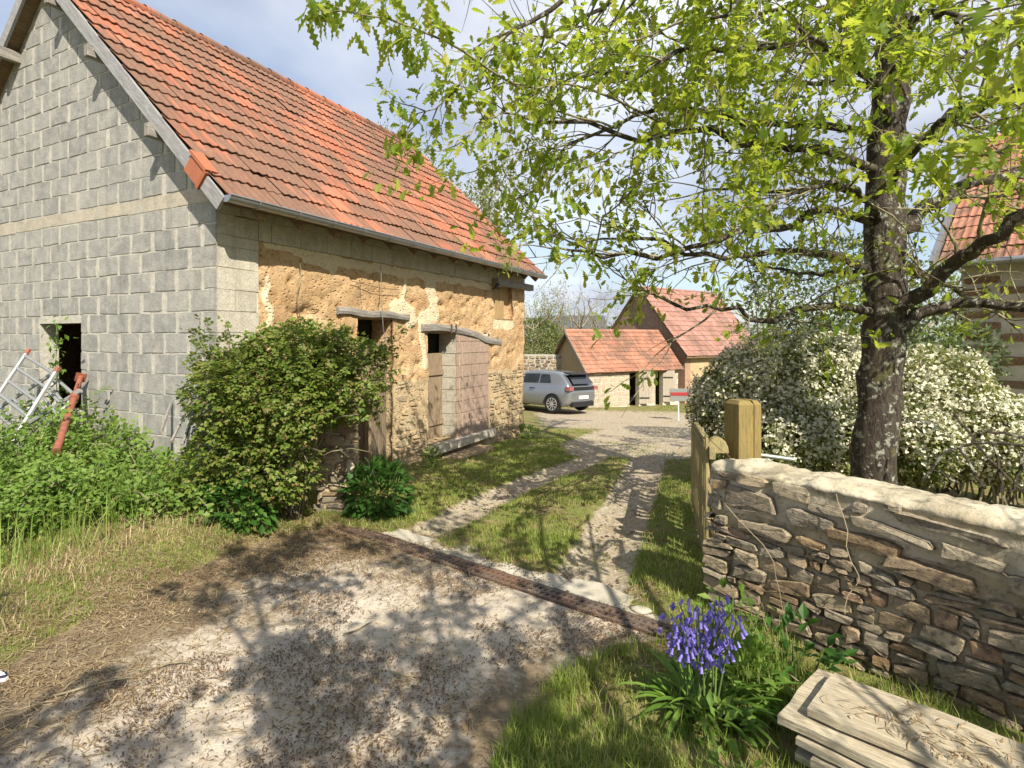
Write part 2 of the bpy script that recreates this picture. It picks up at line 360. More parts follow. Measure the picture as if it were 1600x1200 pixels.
M['brick_old'] = m_plain('old_brick', (0.47, 0.30, 0.21), 0.25, 9, 0.5)
M['slate'] = m_plain('slate', (0.10, 0.11, 0.13), 0.2, 20, 0.3, 0.6)
M['dark'] = m_plain('shade_black', (0.03, 0.027, 0.024), 0.2, 6, 0.2)  # near-black colour stands in for shade inside openings, vents and the drain
# bark with pale lichen
n = N('oak_bark'); p = n.pos()
v = n.map(p, (1, 1, 0.28)); k = n.noise(v, 26, 6, 0.7, 0.8)
c = n.mix(n.ramp(k, (0.36, 0.0), (0.62, 1.0)), (0.026, 0.020, 0.016), (0.095, 0.078, 0.06))
c = n.mix(n.ramp(n.noise(p, 13, 5, 0.7), (0.55, 0.0), (0.61, 0.85)), c, (0.38, 0.40, 0.33))
c = n.mix(n.ramp(n.noise(p, 7, 4, 0.6), (0.58, 0.0), (0.66, 0.6)), c, (0.13, 0.13, 0.045))
M['bark'] = n.fin(c, 0.95, n.bump(k, 1.0, 0.04))
n = N('twig_bark'); p = n.pos()
M['twig'] = n.fin(n.mix(n.ramp(n.noise(p, 9, 4), (0.4, 0.0), (0.6, 1.0)), (0.10, 0.085, 0.055), (0.27, 0.245, 0.155)), 0.9)
n = N('pale_twig'); p = n.pos()
M['twig_far'] = n.fin(n.mix(n.noise(p, 3, 3), (0.30, 0.25, 0.17), (0.20, 0.165, 0.11)), 0.9)
def m_leaf(name, cols, tr, amount=0.42, rough=0.5):
    n = N(name); r = n.rnd(); c = n.ramp(r, *[(i / (len(cols) - 1), cc) for i, cc in enumerate(cols)])
    c = n.mix(n.ramp(n.noise(n.pos(), 1.7, 3), (0.4, 0.0), (0.65, 0.45)), c, cols[0])
    t = n.mix(0.5, c, tr)
    return n.leaf(c, t, amount, rough)
M['oak_leaf'] = m_leaf('oak_leaf', [(0.075, 0.15, 0.018), (0.16, 0.25, 0.028), (0.28, 0.35, 0.040), (0.46, 0.43, 0.09)], (0.62, 0.72, 0.06), 0.55)
M['rose_leaf'] = m_leaf('rose_leaf', [(0.055, 0.10, 0.014), (0.10, 0.155, 0.022), (0.15, 0.205, 0.03), (0.20, 0.23, 0.05), (0.20, 0.13, 0.055)], (0.25, 0.36, 0.05), 0.32, 0.42)
M['weed_leaf'] = m_leaf('weed_leaf', [(0.09, 0.17, 0.025), (0.14, 0.24, 0.04), (0.20, 0.30, 0.06), (0.24, 0.31, 0.09)], (0.36, 0.50, 0.07), 0.4)
M['dark_leaf'] = m_leaf('dark_leaf', [(0.035, 0.09, 0.016), (0.05, 0.13, 0.02), (0.08, 0.17, 0.03)], (0.16, 0.34, 0.05), 0.35)
M['hedge_leaf'] = m_leaf('hedge_leaf', [(0.10, 0.135, 0.03), (0.18, 0.215, 0.05), (0.27, 0.29, 0.09), (0.36, 0.35, 0.15)], (0.40, 0.45, 0.10), 0.38)
M['bg_leaf'] = m_leaf('spring_leaf', [(0.16, 0.20, 0.06), (0.22, 0.25, 0.09), (0.30, 0.31, 0.14)], (0.36, 0.42, 0.12), 0.4)
M['wood_leaf'] = m_leaf('wood_leaf', [(0.07, 0.11, 0.04), (0.11, 0.15, 0.06), (0.16, 0.19, 0.09)], (0.2, 0.25, 0.08), 0.3)
M['petal'] = m_leaf('white_petal', [(0.62, 0.61, 0.45), (0.74, 0.72, 0.58), (0.80, 0.79, 0.68)], (0.8, 0.78, 0.58), 0.25)
M['bell'] = m_leaf('bluebell_petal', [(0.19, 0.15, 0.55), (0.28, 0.22, 0.70), (0.42, 0.34, 0.80)], (0.30, 0.25, 0.8), 0.35)
M['stem'] = m_leaf('green_stem', [(0.13, 0.20, 0.06), (0.18, 0.25, 0.08)], (0.25, 0.35, 0.1), 0.25)
M['strap'] = m_leaf('strap_leaf', [(0.075, 0.15, 0.02), (0.12, 0.22, 0.035), (0.18, 0.28, 0.05)], (0.32, 0.48, 0.07), 0.35, 0.35)
M['grass'] = m_leaf('grass_blade', [(0.11, 0.18, 0.022), (0.19, 0.265, 0.04), (0.29, 0.33, 0.075), (0.44, 0.40, 0.17)], (0.36, 0.46, 0.07), 0.38)
M['tall_grass'] = m_leaf('tall_grass_blade', [(0.13, 0.22, 0.03), (0.20, 0.30, 0.06), (0.30, 0.38, 0.10), (0.44, 0.42, 0.18)], (0.42, 0.52, 0.09), 0.42)
M['straw'] = m_leaf('straw', [(0.22, 0.15, 0.08), (0.42, 0.32, 0.18), (0.55, 0.45, 0.29), (0.15, 0.10, 0.06)], (0.5, 0.38, 0.18), 0.2)
M['dead_leaf'] = m_leaf('dead_leaf', [(0.075, 0.05, 0.03), (0.14, 0.085, 0.045), (0.22, 0.14, 0.075)], (0.2, 0.11, 0.05), 0.15)
M['pebble'] = m_stone('pebble', [(0.42, 0.38, 0.30), (0.30, 0.27, 0.22), (0.52, 0.48, 0.40), (0.24, 0.20, 0.16)], 0.2)
# ground: soil and moss, gravel tracks, concrete drive, by painted zones broken up with noise
n = N('ground'); p = n.pos()
big = n.noise(p, 1.1, 5, 0.6); med = n.noise(p, 5.5, 6, 0.65, 0.6); fine = n.noise(p, 38, 5, 0.7)
soil = n.ramp(med, (0.30, (0.115, 0.085, 0.045)), (0.5, (0.20, 0.16, 0.075)), (0.70, (0.29, 0.24, 0.12)))
soil = n.mix(n.ramp(n.noise(p, 3.3, 5, 0.6), (0.44, 0.0), (0.58, 0.8)), soil, n.mix(fine, (0.10, 0.14, 0.025), (0.20, 0.22, 0.06)))
grav = n.ramp(n.noise(p, 22, 6, 0.72), (0.32, (0.20, 0.16, 0.115)), (0.52, (0.37, 0.315, 0.235)), (0.70, (0.52, 0.46, 0.36)))
grav = n.mix(n.ramp(n.noise(p, 2.6, 5, 0.6), (0.48, 0.0), (0.66, 0.55)), grav, (0.32, 0.25, 0.16))
conc = n.ramp(n.noise(p, 7, 6, 0.66), (0.32, (0.38, 0.325, 0.255)), (0.55, (0.51, 0.445, 0.36)), (0.72, (0.60, 0.54, 0.45)))
dirt = n.mth('ADD', n.mth('MULTIPLY', n.noise(p, 1.5, 5, 0.62, 0.5), 0.8), n.mth('ADD', n.mth('MULTIPLY', n.noise(p, 11, 6, 0.72), 0.55), n.mth('MULTIPLY', n.att('litter'), 0.55)))
conc = n.mix(n.ramp(dirt, (0.70, 0.0), (0.84, 0.95)), conc, n.mix(n.noise(p, 30, 5, 0.7), (0.10, 0.078, 0.052), (0.28, 0.21, 0.125)))
conc = n.mix(n.ramp(n.noise(p, 60, 4, 0.7), (0.28, 0.75), (0.40, 0.0)), conc, (0.13, 0.10, 0.07))
edge = n.mth('MULTIPLY', n.mth('SUBTRACT', med, 0.5), 1.1)
ft = n.ramp(n.mth('ADD', n.att('track'), edge), (0.36, 0.0), (0.62, 1.0))
fc = n.ramp(n.mth('ADD', n.att('conc'), n.mth('MULTIPLY', edge, 0.8)), (0.44, 0.0), (0.54, 1.0))
c = n.mix(fc, n.mix(ft, soil, grav), conc)
h = n.mth('ADD', n.mth('MULTIPLY', n.noise(p, 55, 5, 0.75), 0.7), n.noise(p, 14, 5, 0.65))
M['ground'] = n.fin(c, 0.96, n.bump(h, 0.75, 0.02), 0, 0.15)
M['slab'] = m_plain('threshold_slab', (0.52, 0.48, 0.40), 0.2, 7, 0.5, c2=(0.36, 0.32, 0.24))
M['far_field'] = m_plain('far_field', (0.16, 0.20, 0.08), 0.3, 0.05, 0.2)
# ------------------------------------------------------------------ ground
def W2(*pp): return [G(*q) for q in pp]
DR0, DR1 = G(530, 822), G(1052, 994)                      # drain, from left gate pier to right wall
CONC = W2((-400, 1120), (-60, 1085), (60, 1015), (180, 955), (300, 895), (420, 850), (520, 822), (650, 845), (800, 890), (900, 925), (1040, 975), (1052, 1000),
          (985, 1010), (905, 1032), (850, 1075), (800, 1130), (765, 1200)) + [RF(-0.1, 1.2), RF(-0.1, -1.5), RF(-4, -1.5), RF(-4.5, 1.2)]
TRK1 = W2((655, 838), (720, 805), (800, 765), (870, 738), (930, 715), (985, 695))
TRK2 = W2((915, 920), (940, 870), (965, 820), (990, 770), (1010, 725), (1020, 690))
YARD = W2((900, 712), (985, 716), (1085, 718), (1090, 700), (1090, 668), (1040, 660), (985, 662), (930, 675), (880, 696))
def zones(x, y):
    c = sstep(0.10, -0.10, sdf(CONC, x, y))
    t = np.maximum(sstep(0.34, 0.08, ldist(TRK1, x, y)), sstep(0.40, 0.12, ldist(TRK2, x, y)))
    t = np.maximum(t, sstep(0.5, -0.4, sdf(YARD, x, y)))
    fwd = FX * x + FY * y; rt = RX * x + RY * y
    t = np.maximum(t, 0.75 * sstep(12.5, 14.5, fwd) * sstep(23, 20, fwd) * sstep(0.2, 1.2, rt + 0.0 * fwd) * sstep(7.5, 6, rt))
    l = sstep(-0.75, 0.05, sdf(CONC, x, y)) * sstep(0.4, -0.6, rt + 0.6) + 0.28 * sstep(0.35, 0.0, np.abs(sdf(CONC, x, y)))
    return c, t, np.clip(l, 0, 1)
def relief(x, y):
    c, t, l = zones(x, y)
    rough = 0.035 * (fbm(x * 3, y * 3, 4, 5) - 0.5) + 0.02 * (fbm(x * 13, y * 13, 3, 8) - 0.5)
    con = 0.012 * (fbm(x * 1.7, y * 1.7, 3, 2) - 0.5) + 0.006 * (fbm(x * 9, y * 9, 3, 9) - 0.5)
    z = gz(x, y) + rough * (1 - c) * (1 - 0.5 * t) + con * c - 0.03 * t * (1 - c) + 0.025 * (1 - c) * (1 - t)
    bank = sstep(-3.6, -4.6, x) * sstep(2.0, 2.9, y) * sstep(4.2, 3.4, y)
    return z + 0.16 * bank
def spaced(a, b, st, lo, hi, g):
    v = list(np.arange(a, b, st)); s_ = st; q = b
    while q < hi: v.append(q); s_ *= g; q += s_
    v.append(hi); s_ = st; q = a - st; w = []
    while q > lo: w.append(q); s_ *= g; q -= s_
    w.append(lo); return np.array(w[::-1] + v)
gx = spaced(-6.5, 2.5, 0.04, -900, 900, 1.16); gy = spaced(0.6, 9.0, 0.04, -60, 900, 1.14)
XX, YY = np.meshgrid(gx, gy); ZZ = relief(XX, YY)
nx = len(gx); idx = np.arange(nx * len(gy)).reshape(len(gy), nx)
Fq = np.stack([idx[:-1, :-1], idx[:-1, 1:], idx[1:, 1:], idx[1:, :-1]], -1).reshape(-1, 4)
me = mesh_np('ground', np.stack([XX, YY, ZZ], -1).reshape(-1, 3), Fq, True)
for nm, a in zip(('conc', 'track', 'litter'), zones(XX, YY)):
    at = me.attributes.new(nm, 'FLOAT', 'POINT'); at.data.foreach_set('value', a.astype(np.float32).ravel())
tag(add('ground', me, M['ground']), kind='structure')

# ------------------------------------------------------------------ stones set in mortar on a wall face
def stone_mesh(w, h, d, rough=0.2):
    n = 9; m = MB(); out = []; sk_ = random.uniform(-.5, .5) * h; tp1 = random.uniform(-.28, .28); tp2 = random.uniform(-.1, .1)
    for i in range(n):
        a = 2 * math.pi * (i + random.uniform(-.32, .32)) / n; c, s_ = math.cos(a), math.sin(a); e = 0.34
        x = math.copysign(abs(c) ** e, c) * w / 2; y = math.copysign(abs(s_) ** e, s_) * h / 2
        k = 1 - random.uniform(0, rough) * (.4 if abs(s_) > .8 else 1); x *= k; y *= 1 - random.uniform(0, rough)
        out.append((x + sk_ * y / h * .5, y * (1 + tp1 * 2 * x / w) + tp2 * h * x / w))
    tx, ty = random.uniform(-.3, .3), random.uniform(-.5, .5)
    mid = [(x * random.uniform(.88, .97), y * random.uniform(.80, .95), d * random.uniform(.75, 1.1) + d * (tx * x / w + ty * y / h)) for x, y in out]
    m.grid([[(x, y, -0.03) for x, y in out], [(x, y, d * random.uniform(.3, .7)) for x, y in out], mid], close=True)
    k = len(m.v); m.v.append((random.uniform(-.2, .2) * w, random.uniform(-.2, .2) * h, d * random.uniform(.85, 1.2))); b = k - n
    m.f += [(b + i, b + (i + 1) % n, k) for i in range(n)]
    return m.mesh('stone', False)
def frame(o, u, v, nrm):
    return Matrix(((u.x, v.x, nrm.x, o.x), (u.y, v.y, nrm.y, o.y), (u.z, v.z, nrm.z, o.z), (0, 0, 0, 1)))
def lay(W, H, hmin, hmax, lmin, lmax, skip=None, y0=0.0):
    out = []; y = y0
    while y < H - hmin * 0.5:
        h = min(random.uniform(hmin, hmax), H - y); x = -random.uniform(0, lmin)
        while x < W:
            l = random.uniform(lmin, lmax) * (0.75 + 0.5 * h / hmax); xc = x + l / 2
            if 0.02 < xc < W - 0.02 and not (skip and skip(xc, y + h / 2, l, h)):
                hh = h
                if random.random() < 0.35 and h > hmin * 1.3:
                    f_ = random.uniform(.4, .6); out.append((xc, y + h * f_ / 2, l, h * f_)); out.append((xc + random.uniform(-.03, .03), y + h * (1 + f_) / 2, l, h * (1 - f_)))
                else: out.append((xc, y + hh / 2, l, hh))
            x += l
        y += h
    return out
def set_stones(parent, mat, o, u, v, nrm, rects, gap=0.012, depth=(.012, .035), tilt=0.0, jit=0.05, warp=None, name='stone'):
    for (x, y, l, h) in rects:
        me = stone_mesh(max(l - gap * random.uniform(.6, 1.8), .03), max(h - gap * random.uniform(.5, 1.5), .02), random.uniform(*depth))
        a = tilt + random.gauss(0, jit); uu = u * math.cos(a) + v * math.sin(a); vv = v * math.cos(a) - u * math.sin(a)
        if warp: x, y = warp(x, y)
        add(name, me, mat, parent, frame(o + u * x + v * y, uu, vv, nrm))

# ------------------------------------------------------------------ the barn
BX, BY, BL, HW = -4.89, 3.52, 6.85, 2.94                   # front wall plane, gable plane, length, half width
EAVE, RIDGE, OV, OG = 2.87, 6.0, 0.32, 0.15
TAN = (RIDGE - EAVE) / (HW + OV); RC = BX - HW
def roofz(x, up=0.0): return RIDGE - abs(x - RC) * TAN + up
barn = thing('barn', (BX, BY, -0.15), 'long earth and concrete block barn with steep orange tiled roof', 'barn')
# gable of concrete blocks (s = metres to the left of the near corner)
WS0, WS1, WZ1, WZ0 = 2.31, 3.23, 1.77, 0.75
wall = MB()
def gp(s, z): return (BX - s, BY, z)
sl = lambda s: roofz(BX - s) - 0.10
for poly in ([(0, -.8), (WS0, -.8), (WS0, sl(WS0)), (0, sl(0))], [(WS0, WZ1), (WS1, WZ1), (WS1, sl(WS1)), (HW, sl(HW)), (WS0, sl(WS0))],
             [(WS0, -.8), (WS1, -.8), (WS1, WZ0), (WS0, WZ0)], [(WS1, -.8), (2 * HW, -.8), (2 * HW, sl(2 * HW)), (WS1, sl(WS1))]):
    wall.extrude([gp(*q) for q in poly], (0, 0.2, 0))
gable = wall.build('gable_wall', M['mortar'], barn)
nblk = 0; rest = MB()
CH, BLK = 0.208, 0.395
zc = -0.22; row = 0; rows = []
while zc < RIDGE:
    beam = 2.80 < zc < 2.99
    h = 0.15 if beam else CH
    rows.append((zc, h, beam, row)); zc += h; row += 1
for zc, h, beam, row in rows:
    off = 0.0 if row % 2 == 0 else -BLK / 2; L = BLK if not beam else 0.80
    k = 0
    while True:
        s0 = off + k * L; s1 = s0 + L; k += 1
        if s0 > 2 * HW: break
        s0, s1 = max(s0, 0.0), min(s1, 2 * HW)
        if s1 - s0 < 0.08: continue
        g_ = (random.uniform(.006, .044), random.uniform(.006, .044))
        if beam: g_ = (.003, .006)
        pa, pb = s0 + (g_[0] if s0 > 0.01 else 0.001), s1 - g_[1]; z0, z1 = zc + random.uniform(.004, .013), zc + h - random.uniform(.004, .013)
        if z1 > WZ0 and z0 < WZ1 and pb > WS0 and pa < WS1:
            if pa < WS0 and pb > WS0: pb = WS0 - .002
            elif pb > WS1 and pa < WS1: pa = WS1 + .002
            else: continue
            if pb - pa < .06: continue
        j = lambda a=.007: random.uniform(-a, a)
        poly = [(pa, z0 + j()), ((2 * pa + pb) / 3, z0 + j(.004)), ((pa + 2 * pb) / 3, z0 + j(.004)), (pb, z0 + j()), (pb + j(.014) * (pb < WS0 - .01 or pa > WS1), (z0 + z1) / 2), (pb, z1 + j()), ((pa + 2 * pb) / 3, z1 + j(.004)), ((2 * pa + pb) / 3, z1 + j(.004)), (pa, z1 + j()), (pa + (j(.014) if s0 > .01 else 0), (z0 + z1) / 2)]
        c_ = RIDGE - 0.14 
        poly = clip(poly, -TAN, 1.0, c_ - HW * TAN)          # right slope: z <= c - (HW - s)*TAN
        if len(poly) > 2: poly = clip(poly, TAN, 1.0, c_ + HW * TAN)
        if len(poly) < 3: continue
        ar = abs(sum(poly[i - 1][0] * poly[i][1] - poly[i][0] * poly[i - 1][1] for i in range(len(poly)))) / 2
        if ar < 0.004: continue
        d = random.uniform(.004, .009)
        if s0 < 4.5 and zc > 0.3:
            m = MB(); m.extrude([gp(*q) for q in poly], (0, -d, 0)); m.build('concrete_block', M['block_beam' if beam else 'block'], gable); nblk += 1
        else: rest.extrude([gp(*q) for q in poly], (0, -d, 0))
tag(rest.build('concrete_blocks', M['block'], gable), kind='stuff')
# front wall: cob over rubble, with its openings (s = metres along from the near corner)
D1 = (1.925, 2.625, -.6, 1.855); D2 = (3.465, 5.32, -0.02, 1.66); HA = (5.53, 6.265, 1.94, 2.59)
cs = 0.035; S0 = 0.47
ss = np.arange(S0, BL + cs * .5, cs); zs = np.arange(-0.6, 2.60, cs)
SS, ZS = np.meshgrid(ss, zs)
disp = 0.075 * (fbm(SS * 1.1, ZS * 1.1, 3, 21) - .5) + 0.05 * (fbm(SS * 5, ZS * 6, 4, 22) - .5) + 0.022 * (fbm(SS * 14, ZS * 17, 3, 23) - .5)
hole = fbm(SS * 8, ZS * 9, 2, 24); disp -= 0.05 * sstep(.66, .8, hole)
def blob(pts, r):
    return sstep(r, r * .45, ldist(pts, SS + 0.10 * (fbm(SS * 6, ZS * 6, 3, 31) - .5), ZS + .10 * (fbm(SS * 6, ZS * 6, 3, 32) - .5)))
ren = np.zeros_like(SS)
for pts, r in (([(2.70, 2.02), (2.98, 1.98), (3.05, 1.85)], .17), ([(2.85, 2.10), (2.90, 2.40)], .06), ([(3.02, 1.98), (3.04, 1.85)], .07), ([(3.5, 2.5), (3.62, 2.15), (3.65, 1.95), (3.35, 1.84)], .19),
               ([(3.3, 1.85), (3.33, 1.5), (3.4, 1.2)], .10), ([(.6, 2.57), (1.4, 2.56), (2.0, 2.50), (3.2, 2.52), (4.6, 2.53), (5.4, 2.50)], .085), ([(.56, 2.2), (.6, 1.9), (.62, 1.6)], .05), ([(1.1, 2.52), (1.5, 2.44)], .09), ([(5.55, 1.86), (6.2, 1.86)], .12)):
    ren = np.maximum(ren, blob(pts, r))
base = sstep(1.06, .92, ZS + 0.10 * (fbm(SS * 3, ZS * 3, 3, 41) - .5))
disp = disp * (1 - .75 * ren) + .018 * ren; disp = disp * (1 - .6 * base) - .012 * base
inside = lambda s, z, o: (s > o[0]) & (s < o[1]) & (z > o[2]) & (z < o[3])
cell = np.ones((len(zs) - 1, len(ss) - 1), bool); cx = (ss[:-1] + ss[1:]) / 2; cz = (zs[:-1] + zs[1:]) / 2; CX, CZ = np.meshgrid(cx, cz)
for o_ in (D1, D2, HA): cell &= ~inside(CX, CZ, o_)
V = [tuple(v) for v in np.stack([BX - 0.012 + disp, BY + SS, ZS], -1).reshape(-1, 3)]; Fc = []; ren_l = list(ren.ravel()); base_l = list(base.ravel())
ni = len(ss); vid = lambda i, j: i * ni + j
for i in range(cell.shape[0]):
    for j in range(cell.shape[1]):
        if cell[i, j]: Fc.append((vid(i, j), vid(i, j + 1), vid(i + 1, j + 1), vid(i + 1, j)))
def reveal(a, b, dep=.36, n_=6):
    prev = (a, b)
    for q in range(1, n_ + 1):
        cur = []
        for w in (a, b):
            x, y, z = V[w]; t = q / n_; e = 0.03 * (vn(np.float64(y * 9 + q * 3.7), np.float64(z * 11), 77) - .5) * (q < n_)
            V.append((x - dep * t, y + e, z + e * .6)); ren_l.append(ren_l[w]); base_l.append(base_l[w]); cur.append(len(V) - 1)
        Fc.append((prev[0], prev[1], cur[1], cur[0])); prev = tuple(cur)
for i in range(cell.shape[0]):
    for j in range(cell.shape[1]):
        if cell[i, j]: continue
        if j > 0 and cell[i, j - 1]: reveal(vid(i, j), vid(i + 1, j))
        if j < cell.shape[1] - 1 and cell[i, j + 1]: reveal(vid(i + 1, j + 1), vid(i, j + 1))
        if i > 0 and cell[i - 1, j]: reveal(vid(i, j + 1), vid(i, j))
        if i < cell.shape[0] - 1 and cell[i + 1, j]: reveal(vid(i + 1, j), vid(i + 1, j + 1))
for i in range(cell.shape[0]): reveal(vid(i + 1, ni - 1), vid(i, ni - 1), .5)
me = mesh_np('front_wall', V, Fc, True)
for nm, a in (('render', ren_l), ('base', base_l)):
    at = me.attributes.new(nm, 'FLOAT', 'POINT'); at.data.foreach_set('value', np.array(a, np.float32))
front = add('front_wall', me, M['cob'], barn)
# blocks of the corner pier and of the band under the eaves
bk = MB(); bk.box((BX - .2, BY + .2, -.7), (.195, 0, 0), (0, S0 - .2, 0), (0, 0, 3.3)); bk.box((BX - .2, BY + S0, 2.59), (.195, 0, 0), (0, BL - S0, 0), (0, 0, .50))
bk.build('block_backing', M['mortar_light'], front)
def fblock(y0, y1, z0, z1, mat=M['block_front'], x=BX, d=.012, par=front):
    m = MB(); g_ = .004; j = lambda: random.uniform(-.003, .003)
    m.extrude([(x - .005, y0 + g_ * (y0 > BY + .01), z0 + g_ + j()), (x - .005, y1 - g_, z0 + g_ + j()), (x - .005, y1 - g_, z1 - g_ + j()), (x - .005, y0 + g_ * (y0 > BY + .01), z1 - g_ + j())], (d + random.uniform(0, .004) - .002, 0, 0))
    m.build('concrete_block', mat, par)
zc = -.22; k = 0
while zc < 2.55:
    z1 = min(zc + CH, 2.59)
    if zc > .4:
        if k % 2: fblock(BY, BY + S0, zc, z1)
        else: fblock(BY, BY + .195, zc, z1); fblock(BY + .195, BY + S0 - random.uniform(0, .03), zc, z1)
    zc += CH; k += 1
for r_ in range(2):
    y = BY; k = 0; z0 = 2.59 + r_ * .205
    while y < BY + BL - .1:
        l = (BLK, .16 if r_ == 0 else BLK)[k == 1] if k else (.46 if r_ == 0 else .26)
        y1 = min(y + l, BY + BL)
        if not (y1 > BY + HA[0] - .02 and r_ == 0): fblock(y, y1, z0, z0 + .205)
        y = y1; k += 1
# rubble stones of the footing
def sk(x, y, l, h):
    s = x + S0; z = y - .55
    if z > 1.0 + .08 * math.sin(s * 5): return True
    for o_ in (D1, D2):
        if s + l / 2 > o_[0] - .02 and s - l / 2 < o_[1] + .02 and z + h / 2 > o_[2]: return True
    return s < 2.5 and random.random() < .6 or random.random() < .18 or z < float(gz(0, BY + s)) - .1
rects = lay(BL - S0, 1.65, .06, .14, .10, .26, sk)
set_stones(front, M['stone_pale'], Vector((BX - .02, BY + S0, -.55)), Vector((0, 1, 0)), Vector((0, 0, 1)), Vector((1, 0, 0)), rects, .022, (.003, .018), 0, .10)
# back wall, far gable, dark floor
bw = MB(); bw.box((RC - HW, BY + .2, -1), (.3, 0, 0), (0, BL - .2, 0), (0, 0, 3.6)); bw.build('back_wall', M['cob'], barn)
fg = MB(); fg.extrude([(BX - .5, BY + BL - .3, -1), (RC - HW, BY + BL - .3, -1), (RC - HW, BY + BL - .3, roofz(RC - HW) - .1), (RC, BY + BL - .3, RIDGE - .12), (BX - .5, BY + BL - .3, roofz(BX - .5) - .1)], (0, .28, 0)); fg.build('far_gable', M['cob'], barn)
# roof
eh = HW + OV; SLOPE = math.hypot(eh, RIDGE - EAVE)
def tile_mesh(w, l, amp=.016, th=.013, lift=.026, simple=False):
    us = [0, .06, .16, .30, .40, .5, .60, .70, .84, .94, 1.0]; hs = [1, .95, .18, .05, .55, .8, .55, .05, .18, .95, 1]
    if simple: us = [0, .2, .5, .8, 1]; hs = [1, 0, .8, 0, 1]
    m = MB()
    lo = [((a - .5) * w * 1.02, 0, lift + b * amp) for a, b in zip(us, hs)]; up = [((a - .5) * w * 1.02, l, b * amp) for a, b in zip(us, hs)]
    m.grid([[(x, y, z - th) for x, y, z in lo], lo, up]); return m.mesh('roof_tile')
def tile_roof(parent, mat, o, u, v, nrm, W, L, tw, gauge, single, extra=.06, restname='roof_tiles', simple=False):
    me = tile_mesh(tw, gauge + extra, simple=simple); me.materials.append(mat)
    nc, nr = int(round(W / tw)), int(math.ceil(L / gauge)); tw = W / nc; V = np.array([v_.co[:] for v_ in me.vertices]); Fa = np.array([p_.vertices[:] for p_ in me.polygons]); allv = []; allf = []; kk = 0
    for r in range(nr):
        for c in range(nc):
            pos = o + u * ((c + .5) * tw + random.gauss(0, .004)) + v * (r * gauge + random.gauss(0, .006)) + nrm * random.gauss(0, .003)
            a = random.gauss(0, .012); uu = u * math.cos(a) + v * math.sin(a); vv = v * math.cos(a) - u * math.sin(a)
            if (r + 1) * gauge + extra > L: vv = vv * ((L - r * gauge) / (gauge + extra))
            Mx = frame(pos, uu, vv, nrm)
            if single(c, r): add('roof_tile', me, mat, parent, Mx)
            else:
                A = np.array(Mx); allv.append(V @ A[:3, :3].T + A[:3, 3]); allf.append(Fa + kk * len(V)); kk += 1
    if kk: tag(add(restname, mesh_np(restname, np.concatenate(allv), np.concatenate(allf)), mat, parent), kind='stuff')
sy0, sy1 = BY - OG, BY + BL + OG
rf = MB(); t_ = .06
rf.extrude([(RC, sy0, RIDGE - .03), (BX + OV - .02, sy0, EAVE - .01), (BX + OV - .02, sy0, EAVE - .01 - t_), (RC, sy0, RIDGE - .03 - t_ * 1.4), (RC - eh, sy0, EAVE - .01 - t_), (RC - eh, sy0, EAVE - .01)], (0, sy1 - sy0, 0))
roof = rf.build('roof', M['wood_dark'], barn)
vv = Vector((-eh, 0, RIDGE - EAVE)).normalized(); nn = Vector((RIDGE - EAVE, 0, eh)).normalized()
score = {}
tile_roof(roof, M['tile'], Vector((BX + OV + .02, sy0 - .02, EAVE)), Vector((0, 1, 0)), vv, nn, sy1 - sy0 + .04, SLOPE, .2, .302, lambda c, r: c < 20 and r < 15)
vb = Vector((eh, 0, RIDGE - EAVE)).normalized(); nb = Vector((-(RIDGE - EAVE), 0, eh)).normalized()
tile_roof(roof, M['tile'], Vector((RC - eh, sy1, EAVE)), Vector((0, -1, 0)), vb, nb, sy1 - sy0, SLOPE, .2, .302, lambda c, r: False, restname='rear_roof_tiles', simple=True)
y = sy0; 
while y < sy1 - .1:                                                   # ridge tiles
    m = MB(); y1 = min(y + .40, sy1 + .02)
    m.grid([[(RC + math.cos(a) * (.13 - .02 * e), yy, RIDGE - .02 + math.sin(a) * (.10 - .015 * e)) for a in np.linspace(-.35, math.pi + .35, 9)] for e, yy in ((0, y - .03), (1, y1))]); m.build('ridge_tile', M['tile'], roof); y = y1
m = MB(); p0 = Vector((BX + OV - .02, sy0 - .045, EAVE - .01)); q = vv * .34                 # one verge tile hangs over the board
o_ = p0 + vv * .30
m.box(o_ - nn * .12, vv * .27, Vector((0, .05, 0)), nn * .185); m.box(o_ + nn * .05 - Vector((0, .012, 0)), vv * .31, Vector((0, .13, 0)), nn * .03); m.box(o_ - nn * .13 - Vector((0, .01, 0)) - vv * .02, vv * .04, Vector((0, .03, 0)), nn * .185)
m.build('verge_tile', M['tile_new'], roof)
for sgn, nm in ((1, 0), (-1, 1)):
    v_ = Vector((-sgn * eh, 0, RIDGE - EAVE)).normalized(); n_ = Vector((sgn * (RIDGE - EAVE), 0, eh)).normalized()
    m = MB(); m.box(Vector((RC + sgn * (eh + .02), sy0 - .03, EAVE - .02)) - n_ * .13, v_ * (SLOPE - .02), Vector((0, .03, 0)), n_ * .135); m.build('verge_board', M['wood_verge'], barn)
for sgn, s_ in ((1, .70), (1, 1.75), (1, 2.55), (-1, 1.2), (-1, 2.2)):      # purlin ends sticking out of the gable
    x = RC + sgn * (HW - s_); z = roofz(x) - .25
    boxm('purlin', M['wood_grey'], barn, (x - .035, BY - .24, z - .05), (.07, 0, 0), (0, .4, 0), (0, 0, .13), .006)
for k in range(14):                                                    # rafter tails
    y = BY + .25 + k * .5
    m = MB(); m.box(Vector((BX + OV - .06, y, EAVE - .14)), vv * .7, (0, .06, 0), nn * .08); m.build('rafter_tail', M['wood_dark'], barn)
m = MB(); gxc = BX + OV + .045; gzc = EAVE + .005                                       # half-round gutter
def garc(r, a0=math.pi, a1=2 * math.pi, n_=9): return [(gxc + r * math.cos(a), gzc + r * math.sin(a)) for a in np.linspace(a0, a1, n_)]
